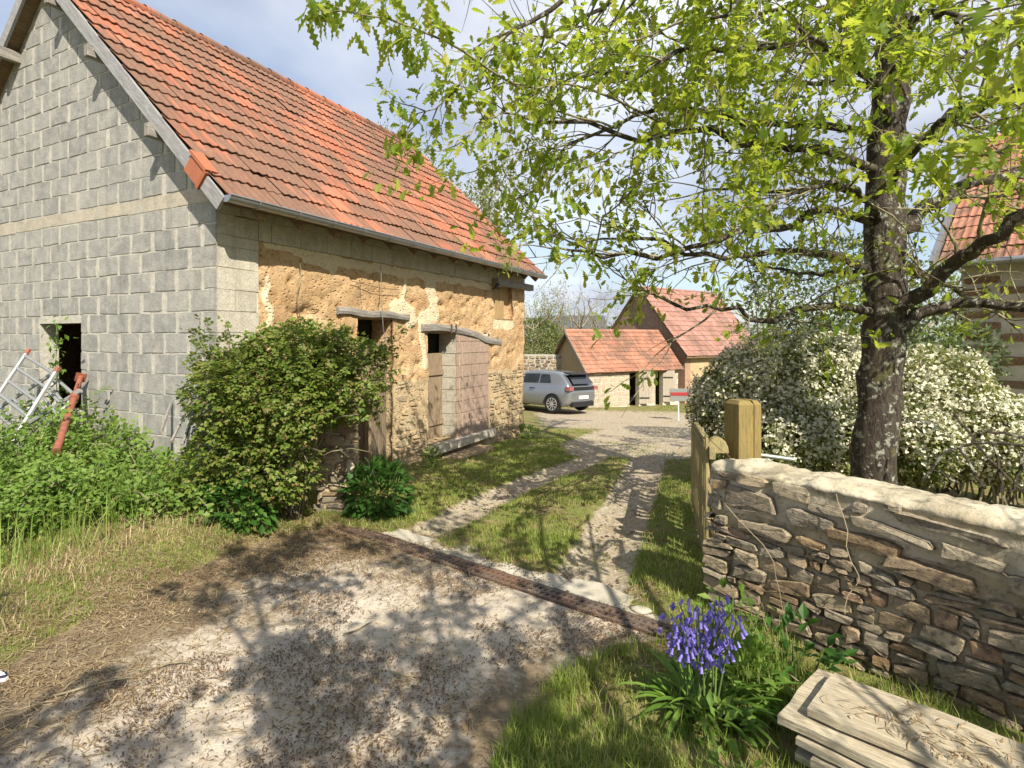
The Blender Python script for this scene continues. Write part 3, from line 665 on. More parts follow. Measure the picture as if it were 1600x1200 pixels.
out = garc(.062); inn = garc(.056)[::-1]; prof = out + inn
fall = lambda yy: -.02 * (yy - sy0) / 7
m.grid([[(x, yy, z + fall(yy)) for x, z in prof] for yy in np.linspace(sy0 - .02, sy1 + .02, 16)], close=True, flip=True)
m.face([(x, sy0 - .02, z) for x, z in out]); m.tube([(gxc + .062, yy, gzc + fall(yy)) for yy in (sy0 - .02, sy1 + .02)], .010, 6)
gut = m.build('gutter', M['zinc'], barn, True)
for k in range(15):
    yy = sy0 + .28 + k * .48; m = MB(); m.grid([[(gxc + (x - gxc) * 1.08, yy + e, gzc + (z - gzc) * 1.08 + fall(yy)) for x, z in garc(.064)] for e in (0, .025)], flip=True); m.build('bracket', M['zinc'], gut)
# lintels, doors, hatch
def log(name, pts, w, h, mat, par):
    m = MB(); rows = []
    for i, (y, z) in enumerate(pts):
        rows.append([(BX + .035 + math.copysign(abs(math.cos(a)) ** .4, math.cos(a)) * w * (1 + random.uniform(-.10, .06)) - w, BY + y, z + math.copysign(abs(math.sin(a)) ** .35, math.sin(a)) * h / 2 * (1 + random.uniform(-.20, .16))) for a in np.linspace(0, 2 * math.pi, 12, endpoint=False)])
    m.grid(rows, close=True, flip=True); m.face(rows[0]); m.face(rows[-1][::-1]); return m.build(name, mat, par, False)
log('lintel', [(1.58 + i * .2, 1.925 - .004 * i + .012 * math.sin(i * 1.7)) for i in range(8)], .13, .10, M['wood_grey'], barn)
log('lintel', [(3.27 + i * .21, 1.745 + .05 * math.sin(i * .42) - .012 * i + (-.03 if i > 8 else 0)) for i in range(13)], .135, .125, M['wood_grey'], barn)
for y in (4.02, 4.16): boxm('iron_strap', M['rust'], barn, (BX + .035, BY + y, 1.67), (.014, 0, 0), (0, .03, 0), (0, 0, .15))
wire = MB(); wire.tube([(BX + .08, BY + 2.28, 2.55), (BX + .08, BY + 2.29, 2.2), (BX + .085, BY + 2.30, 1.95), (BX + .09, BY + 2.31, 1.75), (BX + .08, BY + 2.36, 1.58), (BX + .07, BY + 2.37, 1.48)], .005, 5); wire.build('cable', M['galv'], barn)
wire = MB(); wire.tube([(BX + .05, BY + 1.75, 2.30), (BX + .06, BY + 2.29, 2.25), (BX + .05, BY + 2.7, 2.26)], .004, 5); wire.tube([(BX + .06, BY + 1.9, 2.35), (BX + .06, BY + 1.93, 2.0)], .003, 4); wire.build('wire', M['rust'], barn)
vine = MB(); vine.tube([(BX + .05, BY + .95 + .03 * math.sin(i * 1.3), 2.45 - i * .12) for i in range(16)], .006, 5); vine.build('dry_creeper', M['twig'], barn)
def planks(name, mat, y0, y1, z0, z1, n_, x, par, sub='plank', bats=()):
    d = thing_part(name, par)
    w = (y1 - y0) / n_
    for i in range(n_): boxm(sub, mat, d, (x, BY + y0 + i * w + .004, z0 + random.uniform(0, .01)), (.028 + random.uniform(0, .006), 0, 0), (0, w - .008, 0), (0, 0, z1 - z0), .003)
    for zb in bats: boxm('rail', mat, d, (x + .034, BY + y0 + .03, zb), (.022, 0, 0), (0, y1 - y0 - .06, 0), (0, 0, .09), .003)
    return d
def thing_part(name, par): return add(name, None, None, par)
d1 = planks('door', M['wood_door'], D1[0] - .02, D1[1] + .02, -.25, 1.48, 5, BX - .30, barn)
fr = MB(); fr.box((BX - .34, BY + D1[0] - .03, 1.48), (.09, 0, 0), (0, .78, 0), (0, 0, .06)); fr.build('transom', M['wood_door'], d1)
leaf_ = planks('door_leaf', M['wood_door'], 0, .62, -.2, 1.33, 4, 0, barn)                # the lower leaf stands ajar
leaf_.matrix_basis = Matrix.Translation((BX - .02, BY + D1[1] - .07, 0)) @ Matrix.Rotation(math.radians(-62), 4, 'Z') @ Matrix.Translation((0, -BY, 0)) if False else Matrix.Translation((BX + .03, BY + 2.40 , 0)) @ Matrix.Rotation(math.radians(22), 4, 'Z') @ Matrix.Translation((0, -BY - .62, 0))
bk = MB(); bk.box((BX - .42, BY + D1[0] - .1, -.6), (.03, 0, 0), (0, .95, 0), (0, 0, 2.6)); bk.box((BX - .42, BY + D2[0] - .1, -.6), (.03, 0, 0), (0, 1.0, 0), (0, 0, 2.5)); bk.build('opening_shade', M['dark'], barn)  # added black sheets behind the doorways, indoor shade put into their colour
d2 = planks('door', M['wood_door'], D2[0] - .02, D2[0] + .82, -.05, 1.35, 5, BX - .30, barn, bats=(.2, 1.0))
pier = thing_part('infill_pier', barn)                                  # pinkish block infill of the second doorway
IY0, IY1, IDX = 4.244, 5.315, .34
bk = MB(); bk.box((BX - IDX + .004, BY + IY0 + .006, -.05), (IDX - .012, 0, 0), (0, IY1 - IY0 - .004, 0), (0, 0, 1.72)); bk.build('joint_mortar', M['mortar_light'], pier)
z = -.03; k = 0
while z < 1.6:
    z1 = min(z + .196, 1.64); y = IY0 + (0 if k % 2 else 0); first = True
    while y < IY1 - .03:
        l = (.20 if k % 2 else .10) if first else .265; y1 = min(y + l, IY1)
        m = MB(); g_ = .013
        m.box((BX - .02, BY + y + (0.0 if first else g_), z + g_), (.024, 0, 0), (0, y1 - y - g_ - (0 if first else 0), 0), (0, 0, z1 - z - g_)); m.build('concrete_block', M['block_pink'], pier); y = y1; first = False
    for a, b in (((0, .2), (.2, IDX)) if k % 2 else ((0, IDX), )):
        m = MB(); m.box((BX - b + .004, BY + IY0 - .004, z + .008), (b - a - (.012 if a or len(range(k % 2)) else .03), 0, 0), (0, .016, 0), (0, 0, z1 - z - .012)); m.build('concrete_block', M['block_front'], pier)
    z = z1; k += 1
sill = MB(); sill.box((BX - .36, BY + 3.40, -.14), (.50, 0, 0), (0, 1.95, 0), (0, 0, .12)); sill.build('sill', M['slab'], barn)
boxm('step', M['stone_pale'], barn, (BX + .11, BY + 3.62, -.42), (.32, 0, 0), (0, 1.15, 0), (0, 0, .22), .02)
boxm('step', M['slab'], barn, (BX + .05, BY + 2.45, -.34), (.62, 0, 0), (0, .85, 0), (0, 0, .11), .02)
sh = planks('shutter', M['wood_pale'], HA[0] + .02, HA[0] + .46, HA[2] + .005, 2.60, 5, BX - .07, barn)
bk = MB(); bk.box((BX - .30, BY + HA[0] - .05, HA[2] - .05), (.2, 0, 0), (0, .85, 0), (0, 0, .8)); bk.build('hatch_back', M['cob'], barn)
m = MB(); m.box((BX + .01, BY + 5.45, 2.56), (.12, 0, 0), (0, BL - 5.45 + .14, 0), (0, 0, .12)); m.build('wall_plate', M['wood_grey'], barn)
m = MB(); m.tube([(BX + .10, BY + 5.42, 2.50), (BX + .16, BY + 5.42, 2.55)], [.05, .06], 8); m.tube([(BX + .02, BY + 5.42, 2.48), (BX + .10, BY + 5.42, 2.50)], .012, 6); m.build('lamp', M['dark_iron'], barn)
# ------------------------------------------------------------------ drain channel and threshold across the gateway
ax = Vector((DR1.x - DR0.x, DR1.y - DR0.y, 0)); DL = ax.length; ax.normalize(); ay = Vector((-ax.y, ax.x, 0))
def dz(t): q = DR0 + ax * t; return float(gz(q.x, q.y))
drain = thing('drain_channel', DR0, 'rusty iron grated drain channel crossing the gateway', 'drain')
sec = [(0.0, 1.15, 0), (1.15, 1.75, 1), (1.75, 2.55, 1), (2.55, DL + .12, 1)]
ch = MB()
for t0, t1 in ((0, 1), (1, 2), (2, DL + .12)):
    q0 = DR0 + ax * t0; ch.box((q0.x - ay.x * .09, q0.y - ay.y * .09, dz(t0) - .06), ax * (t1 - t0), ay * .155, (0, 0, .05))
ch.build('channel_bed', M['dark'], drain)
fr = MB()
for e in (-.076, .064):
    for t0, t1 in ((0, .8), (.8, 1.6), (1.6, 2.4), (2.4, DL + .12)):
        q0 = DR0 + ax * t0 + ay * e; q1 = DR0 + ax * t1 + ay * e; fr.box((q0.x, q0.y, dz(t0) - .04), (q1.x - q0.x, q1.y - q0.y, dz(t1) - dz(t0)), ay * .013, (0, 0, .056))
fr.build('frame', M['rust'], drain)
cov = MB(); q0 = DR0 - ay * .075; cov.box((q0.x, q0.y, dz(0) - .01), (ax.x * 1.12, ax.y * 1.12, dz(1.12) - dz(0)), ay * .15, (0, 0, .026)); cov.build('cover_plate', M['rust'], drain)
for t0, t1 in ((1.15, 1.66), (1.67, 2.18), (2.19, 2.70), (2.71, DL + .1)):       # grates of narrow bars
    m = MB(); t = t0
    while t < t1 - .01:
        q0 = DR0 + ax * t - ay * .063; m.box((q0.x, q0.y, dz(t) - .022), ax * .018, ay * .126, (0, 0, .036)); t += .046
    for e in (-.064, -.007, .050):
        q0 = DR0 + ax * t0 + ay * e; q1 = DR0 + ax * t1; m.box((q0.x, q0.y, dz(t0) - .02), (ax.x * (t1 - t0), ax.y * (t1 - t0), dz(t1) - dz(t0)), ay * .014, (0, 0, .037))
    m.build('grate', M['drain_iron'], drain)
th = thing('threshold', DR0 + ay * .2, 'strip of worn concrete slabs behind the drain grate', 'paving')
t = .05
while t < DL - .2:
    l = random.uniform(.42, .7); q0 = DR0 + ax * t + ay * .10; w = random.uniform(.16, .24)
    m = MB(); rows = []
    for i in range(7):
        a = i / 6 * (l - .012); rows.append([tuple(q0 + ax * a + ay * (w * j / 3 * (1 + (.12 * math.sin(a * 13 + t * 5) if j == 3 else 0))) + Vector((0, 0, .012 + random.uniform(-.004, .004)))) for j in range(4)])
    for r_ in rows:
        r_[:] = [(x, y, z + dz(t)) for x, y, z in [(p_[0], p_[1], p_[2] - DR0.z) for p_ in r_]]
    m.grid(rows); b_ = len(m.v); m.grid([[(x, y, z - .05) for x, y, z in rows[0]], rows[0]], flip=True); m.grid([[(x, y, z - .05) for x, y, z in rows[-1]], rows[-1]])
    m.grid([[(r_[0][0], r_[0][1], r_[0][2] - .05) for r_ in rows], [r_[0] for r_ in rows]]); m.grid([[(r_[-1][0], r_[-1][1], r_[-1][2] - .05) for r_ in rows], [r_[-1] for r_ in rows]], flip=True)
    m.build('slab', M['slab'], th, True); t += l
def chunk(name, p_, r, mat, label, cat, sq=(1, .8, .55)):
    m = MB(); rows = []
    for i in range(1, 6):
        a = math.pi * i / 6; rows.append([(p_.x + r * sq[0] * math.sin(a) * math.cos(b) * random.uniform(.8, 1.1), p_.y + r * sq[1] * math.sin(a) * math.sin(b) * random.uniform(.8, 1.1), p_.z + r * sq[2] * (1 - math.cos(a) - .4) * random.uniform(.9, 1.1)) for b in np.linspace(0, 2 * math.pi, 8, endpoint=False)])
    m.grid(rows, close=True); m.face(rows[0][::-1]); m.face(rows[-1]); return tag(m.build(name, mat, None, True), label, cat)
chunk('loose_stone', G(1040, 975), .045, M['wall_mortar'], 'pale loose stone at the right end of the drain grate', 'stone')
chunk('loose_stone', G(1003, 958), .06, M['slab'], 'flat broken stone lying behind the drain grate', 'stone', (1.3, .7, .4))
chunk('loose_stone', G(580, 800), .10, M['redox'], 'rounded brown stone at the foot of the left gate pier', 'stone')

# ------------------------------------------------------------------ left gate pier
PB = G(517, 808); u_ = Vector((RX, RY, 0)); w_ = Vector((FX, FY, 0))
gp_ = thing('gate_pier', PB, 'rough stone gate pier half hidden under the rambling rose', 'gate pier')
m = MB(); rows = []
for i in range(9):
    z = PB.z - .1 + i * .16; k = 1 - .012 * i
    rows.append([tuple(PB + u_ * (math.copysign(abs(math.cos(a)) ** .45, math.cos(a)) * .165 * k * random.uniform(.95, 1.05)) + w_ * (.17 + math.copysign(abs(math.sin(a)) ** .45, math.sin(a)) * .165 * k * random.uniform(.95, 1.05)))[:2] + (z,) for a in np.linspace(0, 2 * math.pi, 16, endpoint=False)])
m.grid(rows, close=True); m.face(rows[-1]); m.build('mortar_core', M['wall_mortar'], gp_, True)
for o, u, nrm, wd in ((PB - u_ * .16 - w_ * .0, u_, -w_, .32), (PB + u_ * .165 + w_ * 0.02, w_, u_, .32)):
    set_stones(gp_, M['schist'] if nrm == -w_ else M['stone_pale'], o + Vector((0, 0, -.05)), u, Vector((0, 0, 1)), nrm, lay(wd, 1.2, .05, .12, .09, .22), .014, (.008, .025))
m = MB(); q = PB + u_ * .175 - w_ * .005; m.tube([q + Vector((0, 0, .42)), q + Vector((.02, .0, .47)), q + Vector((0, 0, .54))], [.035, .05, .03], 8); m.build('white_stone', M['coping'], gp_, True)

# ------------------------------------------------------------------ leaf templates
def leaf_t(l=1.0, w=.5, fold=.12, seg=2):
    ts = np.linspace(0, 1, seg + 2); v = []
    for i, t in enumerate(ts):
        ww = w / 2 * math.sin(math.pi * (t * .92 + .04)) ** .8 if 0 < i < seg + 1 else .01
        v += [(-ww, t * l, fold * ww * 2 - .12 * t * t * l), (0, t * l, -.12 * t * t * l), (ww, t * l, fold * ww * 2 - .12 * t * t * l)]
    f = []
    for i in range(seg + 1):
        a = i * 3; f += [(a, a + 1, a + 4, a + 3), (a + 1, a + 2, a + 5, a + 4)]
    return np.array(v, np.float32), np.array(f)
def oak_t():
    ts = [0, .12, .22, .32, .42, .52, .62, .72, .82, .92, 1]; ws = [.01, .05, .15, .10, .24, .15, .30, .18, .26, .15, .03]; v = []
    for t, w in zip(ts, ws): v += [(-w, t, .10 * w - .22 * t * t), (0, t, -.22 * t * t - .015), (w, t, .10 * w - .22 * t * t)]
    f = []
    for i in range(len(ts) - 1): a = i * 3; f += [(a, a + 1, a + 4, a + 3), (a + 1, a + 2, a + 5, a + 4)]
    return np.array(v, np.float32), np.array(f)
def oak2_t():
    ts = np.linspace(0, 1, 22); v = []
    for t in ts:
        env = .30 * math.sin(math.pi * min(t ** .75, 1)) ** .7 * (.55 + .6 * t) + .012; w = env * (.66 + .34 * math.cos(2 * math.pi * (t * 4.2 - .30))) if .06 < t < .97 else (.02 if t < .5 else .05)
        v += [(-w, t, .12 * w - .25 * t * t), (0, t, -.25 * t * t - .02), (w, t + .02, .12 * w - .25 * t * t)]
    f = []
    for i in range(21): a = i * 3; f += [(a, a + 1, a + 4, a + 3), (a + 1, a + 2, a + 5, a + 4)]
    return np.array(v, np.float32), np.array(f)
def compound_t(n=5, w=.26):
    v, f = leaf_t(.36, w, .15, 1); V = []; Fs = []
    for k in range(n):
        t = .25 + .75 * (k // 2) / max((n - 1) / 2, 1); a = 0 if k == n - 1 else (1.05 if k % 2 else -1.05)
        c, s_ = math.cos(a), math.sin(a); q = v.copy(); q[:, 0] = v[:, 0] * c + v[:, 1] * s_; q[:, 1] = -v[:, 0] * s_ + v[:, 1] * c + (t if k < n - 1 else .66)
        q[:, 2] += random.uniform(-.03, .03); V.append(q); Fs.append(f + len(v) * k)
    return np.concatenate(V), np.concatenate(Fs)
L_SIMPLE = leaf_t(1, .55, .15, 1); L_OAK = oak_t(); L_OAK2 = oak2_t(); L_COMP = compound_t(); L_TRI = compound_t(3, .34)
def foliage(name, tmpl, pos, along, up, size, mat, parent, kind='stuff'):
    v, f = scatter(tmpl[0], tmpl[1], pos, bases(along, up, size)); o = add(name, mesh_np(name, v, f, False), mat, parent)
    if kind: o['kind'] = kind
    return o
def lump(n, c, r, seed, shell=.75, low=-1.0):               # points through a lumpy ellipsoid, mostly near its skin
    d = rdir(n * 2); d = d[d[:, 2] > low][:n]; m = len(d)
    k = .72 + .42 * fbm(d[:, 0] * 2.1 + 7 + seed, d[:, 1] * 2.1 + d[:, 2] * 2.3 + 3, 3, seed)
    rad = np.where(rng.random(m) < shell, 1 - .22 * rng.random(m) ** 1.5, rng.random(m) ** .5)
    return np.asarray(c) + d * np.asarray(r) * (k * rad)[:, None], d

# ------------------------------------------------------------------ rambling rose over the pier
rc = RF(-2.03, 5.02)
rose = thing('rambling_rose', (rc.x, rc.y, -.12), 'large leafy rambling rose bush spilling over the left gate pier', 'bush')
m = MB()
for i in range(60):
    a = random.uniform(0, 6.28); b = RF(-2.15 + random.uniform(-.45, .2), 5.25 + random.uniform(-.15, .25), -.12); e = Vector((rc.x + math.cos(a) * random.uniform(.3, .95), rc.y + math.sin(a) * random.uniform(.2, .6), random.uniform(.5, 1.5)))
    mid = (b + e) / 2 + Vector((0, 0, random.uniform(.25, .6))); pts = [b.lerp(mid, t).lerp(mid.lerp(e, t), t) for t in np.linspace(0, 1, 7)]
    m.tube(pts, [.010 - .006 * t for t in np.linspace(0, 1, 7)], 4, False)
arch = []
for px, py, d, L in ((300, 560, 4.9, 1), (310, 545, 5.0, 1), (285, 620, 4.7, 1), (292, 640, 4.6, 1), (330, 530, 5.0, 1), (350, 520, 5.2, 1), (440, 505, 5.0, 1), (480, 500, 5.0, 1), (540, 515, 5.0, 1), (600, 545, 5.1, 1), (625, 530, 5.1, 1), (610, 560, 5.2, 1), (400, 515, 5.0, 1), (515, 508, 4.9, 1)) + tuple((random.choice((random.uniform(285, 400), random.uniform(400, 640))), random.uniform(498, 600), random.uniform(4.7, 5.2), 1) for _ in range(26)):
    e = P(px, py, d); b = P(400 + (px - 400) * .5, 610, 5.0); mid = b.lerp(e, .55) + Vector((0, 0, .10)); pts = [b.lerp(mid, t).lerp(mid.lerp(e, t), t) for t in np.linspace(0, 1, 7)]; m.tube(pts, [.006 - .004 * t for t in np.linspace(0, 1, 7)], 4, False); arch += pts[2:]
m.build('stems', M['twig'], rose)
Q = [lump(2300, P(450, 600, 5.0), (.62, .55, .48), 3, .75), lump(900, P(365, 615, 5.0), (.42, .40, .38), 5), lump(900, P(540, 590, 5.0), (.40, .40, .40), 6), lump(700, P(470, 545, 5.1), (.5, .4, .22), 8), lump(800, P(370, 690, 4.95), (.42, .3, .36), 9), lump(600, P(440, 720, 4.9), (.34, .28, .36), 15), lump(420, P(330, 740, 5.0), (.3, .3, .3), 16), lump(350, P(430, 640, 4.75), (.5, .3, .35), 12)]
pos = np.concatenate([q[0] for q in Q]); d = np.concatenate([q[1] for q in Q])
ok = (pos[:, 2] > -.05) & ~((pos[:, 2] < .85) & ((pos[:, 0] * RX + pos[:, 1] * RY) / (pos[:, 0] * FX + pos[:, 1] * FY) > -.36) & ((pos[:, 0] * FX + pos[:, 1] * FY) < 5.15) & (rng.random(len(pos)) < .88)); pos, d = pos[ok], d[ok]; n_ = len(pos)
foliage('leaves', L_COMP, pos, d * .8 + rdir(n_) * .8 - np.array([0, 0, .25]), d * .5 + np.array([0, -.1, 1.0]) + rdir(n_) * .45, rng.uniform(.07, .125, n_), M['rose_leaf'], rose)
ap = np.repeat(np.array([tuple(a) for a in arch]), 3, 0) + rng.normal(0, .02, (len(arch) * 3, 3)); n_ = len(ap)
foliage('shoot_leaves', L_COMP, ap, rdir(n_) + np.array([0, 0, -.2]), rdir(n_) * .6 + np.array([0, 0, 1]), rng.uniform(.07, .11, n_), M['rose_leaf'], rose)
# dark leafy plant right of the pier, nettles under the rose
def herb(name, label, c, r, h, n, mat, tmpl, size, cat='plant', seed=1, par=None, group=None):
    t = thing(name, (c.x, c.y, float(gz(c.x, c.y))), label, cat, group); m = MB(); k = max(10, n // 40)
    for i in range(k):
        a, q = random.uniform(0, 6.28), random.random() ** .5; b = Vector((c.x + math.cos(a) * r[0] * q * .6, c.y + math.sin(a) * r[1] * q * .6, float(gz(c.x, c.y)) - .03)); e = b + Vector((math.cos(a) * r[0] * .45 * q, math.sin(a) * r[1] * .45 * q, h * random.uniform(.5, 1)))
        m.tube([b, b.lerp(e, .5) + Vector((0, 0, .04)), e], [.006, .005, .003], 4, False)
    m.build('stems', M['stem'], t)
    pos, d = lump(n, (c.x, c.y, float(gz(c.x, c.y)) + h * .42), (r[0], r[1], h * .62), seed, .6); pos[:, 2] = np.maximum(pos[:, 2], float(gz(c.x, c.y)) + .03); nn_ = len(pos)
    foliage('leaves', tmpl, pos, d + rdir(nn_) * .6, np.array([0, 0, 1.]) + rdir(nn_) * .5, rng.uniform(size[0], size[1], nn_), mat, t); return t
herb('leafy_plant', 'dark green leafy plant between the gate pier and the barn door', RF(-1.30, 5.45), (.30, .30), .52, 700, M['dark_leaf'], L_SIMPLE, (.05, .14), seed=4)
herb('nettle_patch', 'clump of fresh green nettles under the left side of the rose', RF(-2.35, 4.85), (.42, .25), .50, 900, M['dark_leaf'], L_SIMPLE, (.06, .11), seed=14)
c_ = G(676, 708); herb('wall_weed', 'small green weed growing at the barn step', RF((676 - 800) / FOC * 7.9, 7.9), (.12, .12), .30, 110, M['weed_leaf'], L_SIMPLE, (.05, .10), seed=24)
herb('wall_weed', 'low weed with orange leaves at the far barn corner', RF(.30, 11.3), (.30, .2), .22, 160, M['weed_leaf'], L_SIMPLE, (.06, .12), seed=25)
# left bank: brambles, tall grass
def blades(n, xy, h, w, lean, mat, name, parent=None, seg=2, zf=relief):
    x, y = xy[:, 0], xy[:, 1]; z = zf(x, y) - .004; a = rng.uniform(0, 6.283, n); ld = np.stack([np.cos(a), np.sin(a), np.zeros(n)], 1); sd = np.stack([-np.sin(a), np.cos(a), np.zeros(n)], 1)
    b = np.stack([x, y, z], 1); hh = np.asarray(h)[:, None]; ln = (rng.random(n) ** .8 * lean)[:, None] * hh; ww = np.asarray(w)[:, None] if np.ndim(w) else w
    if seg == 1:
        V = np.stack([b - sd * ww, b + sd * ww, b + ld * ln + np.array([0, 0, 1.]) * hh], 1); Fc = np.arange(n * 3).reshape(n, 3)
    else:
        m1 = b + ld * ln * .3 + np.array([0, 0, .6]) * hh; V = np.stack([b - sd * ww, b + sd * ww, m1 + sd * ww * .8, m1 - sd * ww * .8, b + ld * ln + np.array([0, 0, .95]) * hh], 1)
        k = np.arange(n)[:, None] * 5; q = np.concatenate([k + np.array([[0, 1, 2]]), k + np.array([[0, 2, 3]]), k + np.array([[3, 2, 4]])], 0); Fc = q
    o = add(name, mesh_np(name, V.reshape(-1, 3), Fc, False), mat, parent); return o
def pts_in(n, x0, x1, y0, y1, dens):
    x, y = rng.uniform(x0, x1, n), rng.uniform(y0, y1, n); k = rng.random(n) < dens(x, y); return np.stack([x[k], y[k]], 1)
def dtall(x, y):
    s = -sdf(CONC, x, y); e = sstep(-.75, -1.25, s) * sstep(-3.4, -4.2, x) * (.25 + .75 * sstep(-3.9, -3.0, RX * x + RY * y)); return e * sstep(BY - .05, BY - .15, y) * (.35 + .65 * sstep(.35, .65, fbm(x * 1.5, y * 1.5, 3, 51)))
xy = pts_in(26000, -9.5, -3.9, .8, 3.5, dtall); n_ = len(xy)
tag(blades(n_, xy, rng.uniform(.10, .52, n_), rng.uniform(.0015, .004, n_), 1.1, M['tall_grass'], 'tall_grass'), 'tall bright grass on the bank below the gable', 'grass', kind='stuff')
def bramble(name, label, cx, cy, rx, ry, h, n, seed, mat=M['weed_leaf']):
    t = thing(name, (cx, cy, float(gz(cx, cy))), label, 'bramble', 'brambles on the bank below the gable'); m = MB(); P_ = []
    for i in range(n // 34):
        a = random.uniform(0, 6.28); b = Vector((cx + random.uniform(-rx, rx) * .8, cy + random.uniform(-ry, ry) * .8, float(gz(cx, cy)) + .05)); L = random.uniform(.35, .8); hh = h * random.uniform(.5, 1.15)
        pts = [b + Vector((math.cos(a) * L * s_, math.sin(a) * L * s_ * .6, hh * math.sin(s_ * 2.2))) for s_ in np.linspace(0, 1, 6)]; pts = [Vector((q.x, min(q.y, BY - .06), q.z)) for q in pts]; m.tube(pts, .004, 4, False)
        for q in pts[1:]: P_ += [tuple(q)] * 6
    m.build('canes', M['twig'], t); pos = np.array(P_) + rng.normal(0, .055, (len(P_), 3)); pos[:, 1] = np.minimum(pos[:, 1], BY - .05); k = len(pos)
    foliage('leaves', L_TRI, pos, rdir(k) + np.array([.2, -.35, .1]), np.array([.15, -.35, 1.]) + rdir(k) * .5, rng.uniform(.07, .15, k), mat, t)
for i, (x, d, rr, h, n, lab) in enumerate(((-4.3, 5.0, .55, .50, 1500, 'bramble patch at the foot of the ladder'), (-3.75, 4.8, .5, .42, 1300, 'low bright bramble patch in front of the ladder'), (-3.4, 5.3, .5, .40, 1100, 'bramble patch under the gable window'), (-4.6, 5.6, .6, .85, 1500, 'tall bramble patch at the left edge, behind the ladder'), (-2.95, 4.95, .4, .36, 700, 'small bramble patch in the tall grass near the rose'), (-3.9, 5.75, .4, .7, 900, 'bramble shoots climbing to the window opening'), (-4.35, 4.5, .5, .35, 900, 'low bramble at the left edge of the straw'))):
    c_ = RF(x, d); bramble('bramble', lab, c_.x, min(c_.y, BY - .3), rr, .35, h, n, i)
m = thing('bramble_shoot', P(95, 620, 6.3), 'pale flowering shoot standing in front of the gable window', 'plant'); b_ = MB(); sp = [P(88, 640 - i * 15, 6.05) + Vector((.01 * math.sin(i), 0, 0)) for i in range(10)]; b_.tube(sp, .004, 4, False); b_.build('stem', M['stem'], m)
pos = np.repeat(np.array([tuple(q) for q in sp]), 9, 0) + rng.normal(0, .045, (90, 3)); pos[:, 1] = np.minimum(pos[:, 1], BY - .1); foliage('leaves', L_SIMPLE, pos, rdir(90), np.array([0, -.2, 1]) + rdir(90) * .4, rng.uniform(.05, .09, 90), M['weed_leaf'], m)
# ladder, prop, stakes
def ladder(name, label, a0, a1, b0, rungs, mat, cat='ladder', r=.022, cap=None):
    t = thing(name, a0, label, cat); a0, a1, b0 = map(Vector, (a0, a1, b0)); b1 = a1 + (b0 - a0)
    for p0, p1 in ((a0, a1), (b0, b1)):
        m = MB(); m.tube([p0, p1], r, 6); rl = m.build('side_rail', mat, t); c_ = MB(); dd = (p1 - p0).normalized(); c_.tube([p1 - dd * .05, p1 + dd * .015], r * 1.25, 6); c_.build('end_cap', cap or M['redox'], rl)
    for i in range(rungs):
        k = (i + .6) / rungs; m = MB(); m.tube([a0.lerp(a1, k), b0.lerp(b1, k)], r * .75, 6); m.build('rung', mat, t)
def PW(px, py, off): # point in front of the gable plane
    u = (px - 800) / FOC; s = (-2.80 - u * 5.34) / (u * .447 + .894) ; y = BY - off
    d = (BY - off) / (FY + RY * u); return P(px, py, d)
ladder('ladder', 'grey aluminium ladder with orange end caps leaning among the brambles', PW(-25, 650, .75), PW(44, 548, .25), PW(20, 690, .85), 5, M['alu'])
ladder('ladder', 'aluminium ladder lying crosswise on the brambles below the window', PW(-30, 655, .60), PW(88, 580, .25), PW(0, 690, .65), 6, M['alu'], cap=M['alu'])
ladder('ladder', 'short aluminium ladder section low beside the red prop', PW(42, 640, .5), PW(84, 598, .3), PW(66, 672, .55), 3, M['alu'], r=.018, cap=M['alu'])
t = thing('scaffold_prop', PW(90, 700, .85), 'red steel scaffold prop leaning against the gable', 'prop'); a, b = PW(88, 705, .85), PW(126, 590, .10)
m = MB(); m.tube([a, a.lerp(b, .68)], .033, 10); m.build('outer_tube', M['redox'], t, True); m = MB(); m.tube([a.lerp(b, .66), b], .026, 10); m.build('inner_tube', M['redox'], t, True)
m = MB(); m.tube([a.lerp(b, .66), a.lerp(b, .72)], .043, 10); m.build('collar', M['redox'], t); dd = (b - a).normalized(); e1 = dd.cross(Vector((0, 1, 0))).normalized(); e2 = dd.cross(e1)
m = MB(); m.box(b - e1 * .05 - e2 * .05, e1 * .10, e2 * .10, dd * .010); m.build('head_plate', M['redox'], t); m = MB(); q = a.lerp(b, .80); m.tube([q - e1 * .08, q + e1 * .10], .009, 6); m.build('pin', M['redox'], t)
for px0, px1, py0, py1, lab in ((268, 300, 690, 622, 'grey stake leaning on the gable left of the rose'), (252, 268, 675, 628, 'short thin stake leaning on the gable'), (285, 312, 695, 618, 'stake leaning on the gable nearest the rose')):
    m = MB(); m.tube([PW(px0, py0, .5), PW(px1, py1, .03)], .014, 5); tag(m.build('stake', M['wood_grey']), lab, 'stake', 'stakes leaning on the gable')

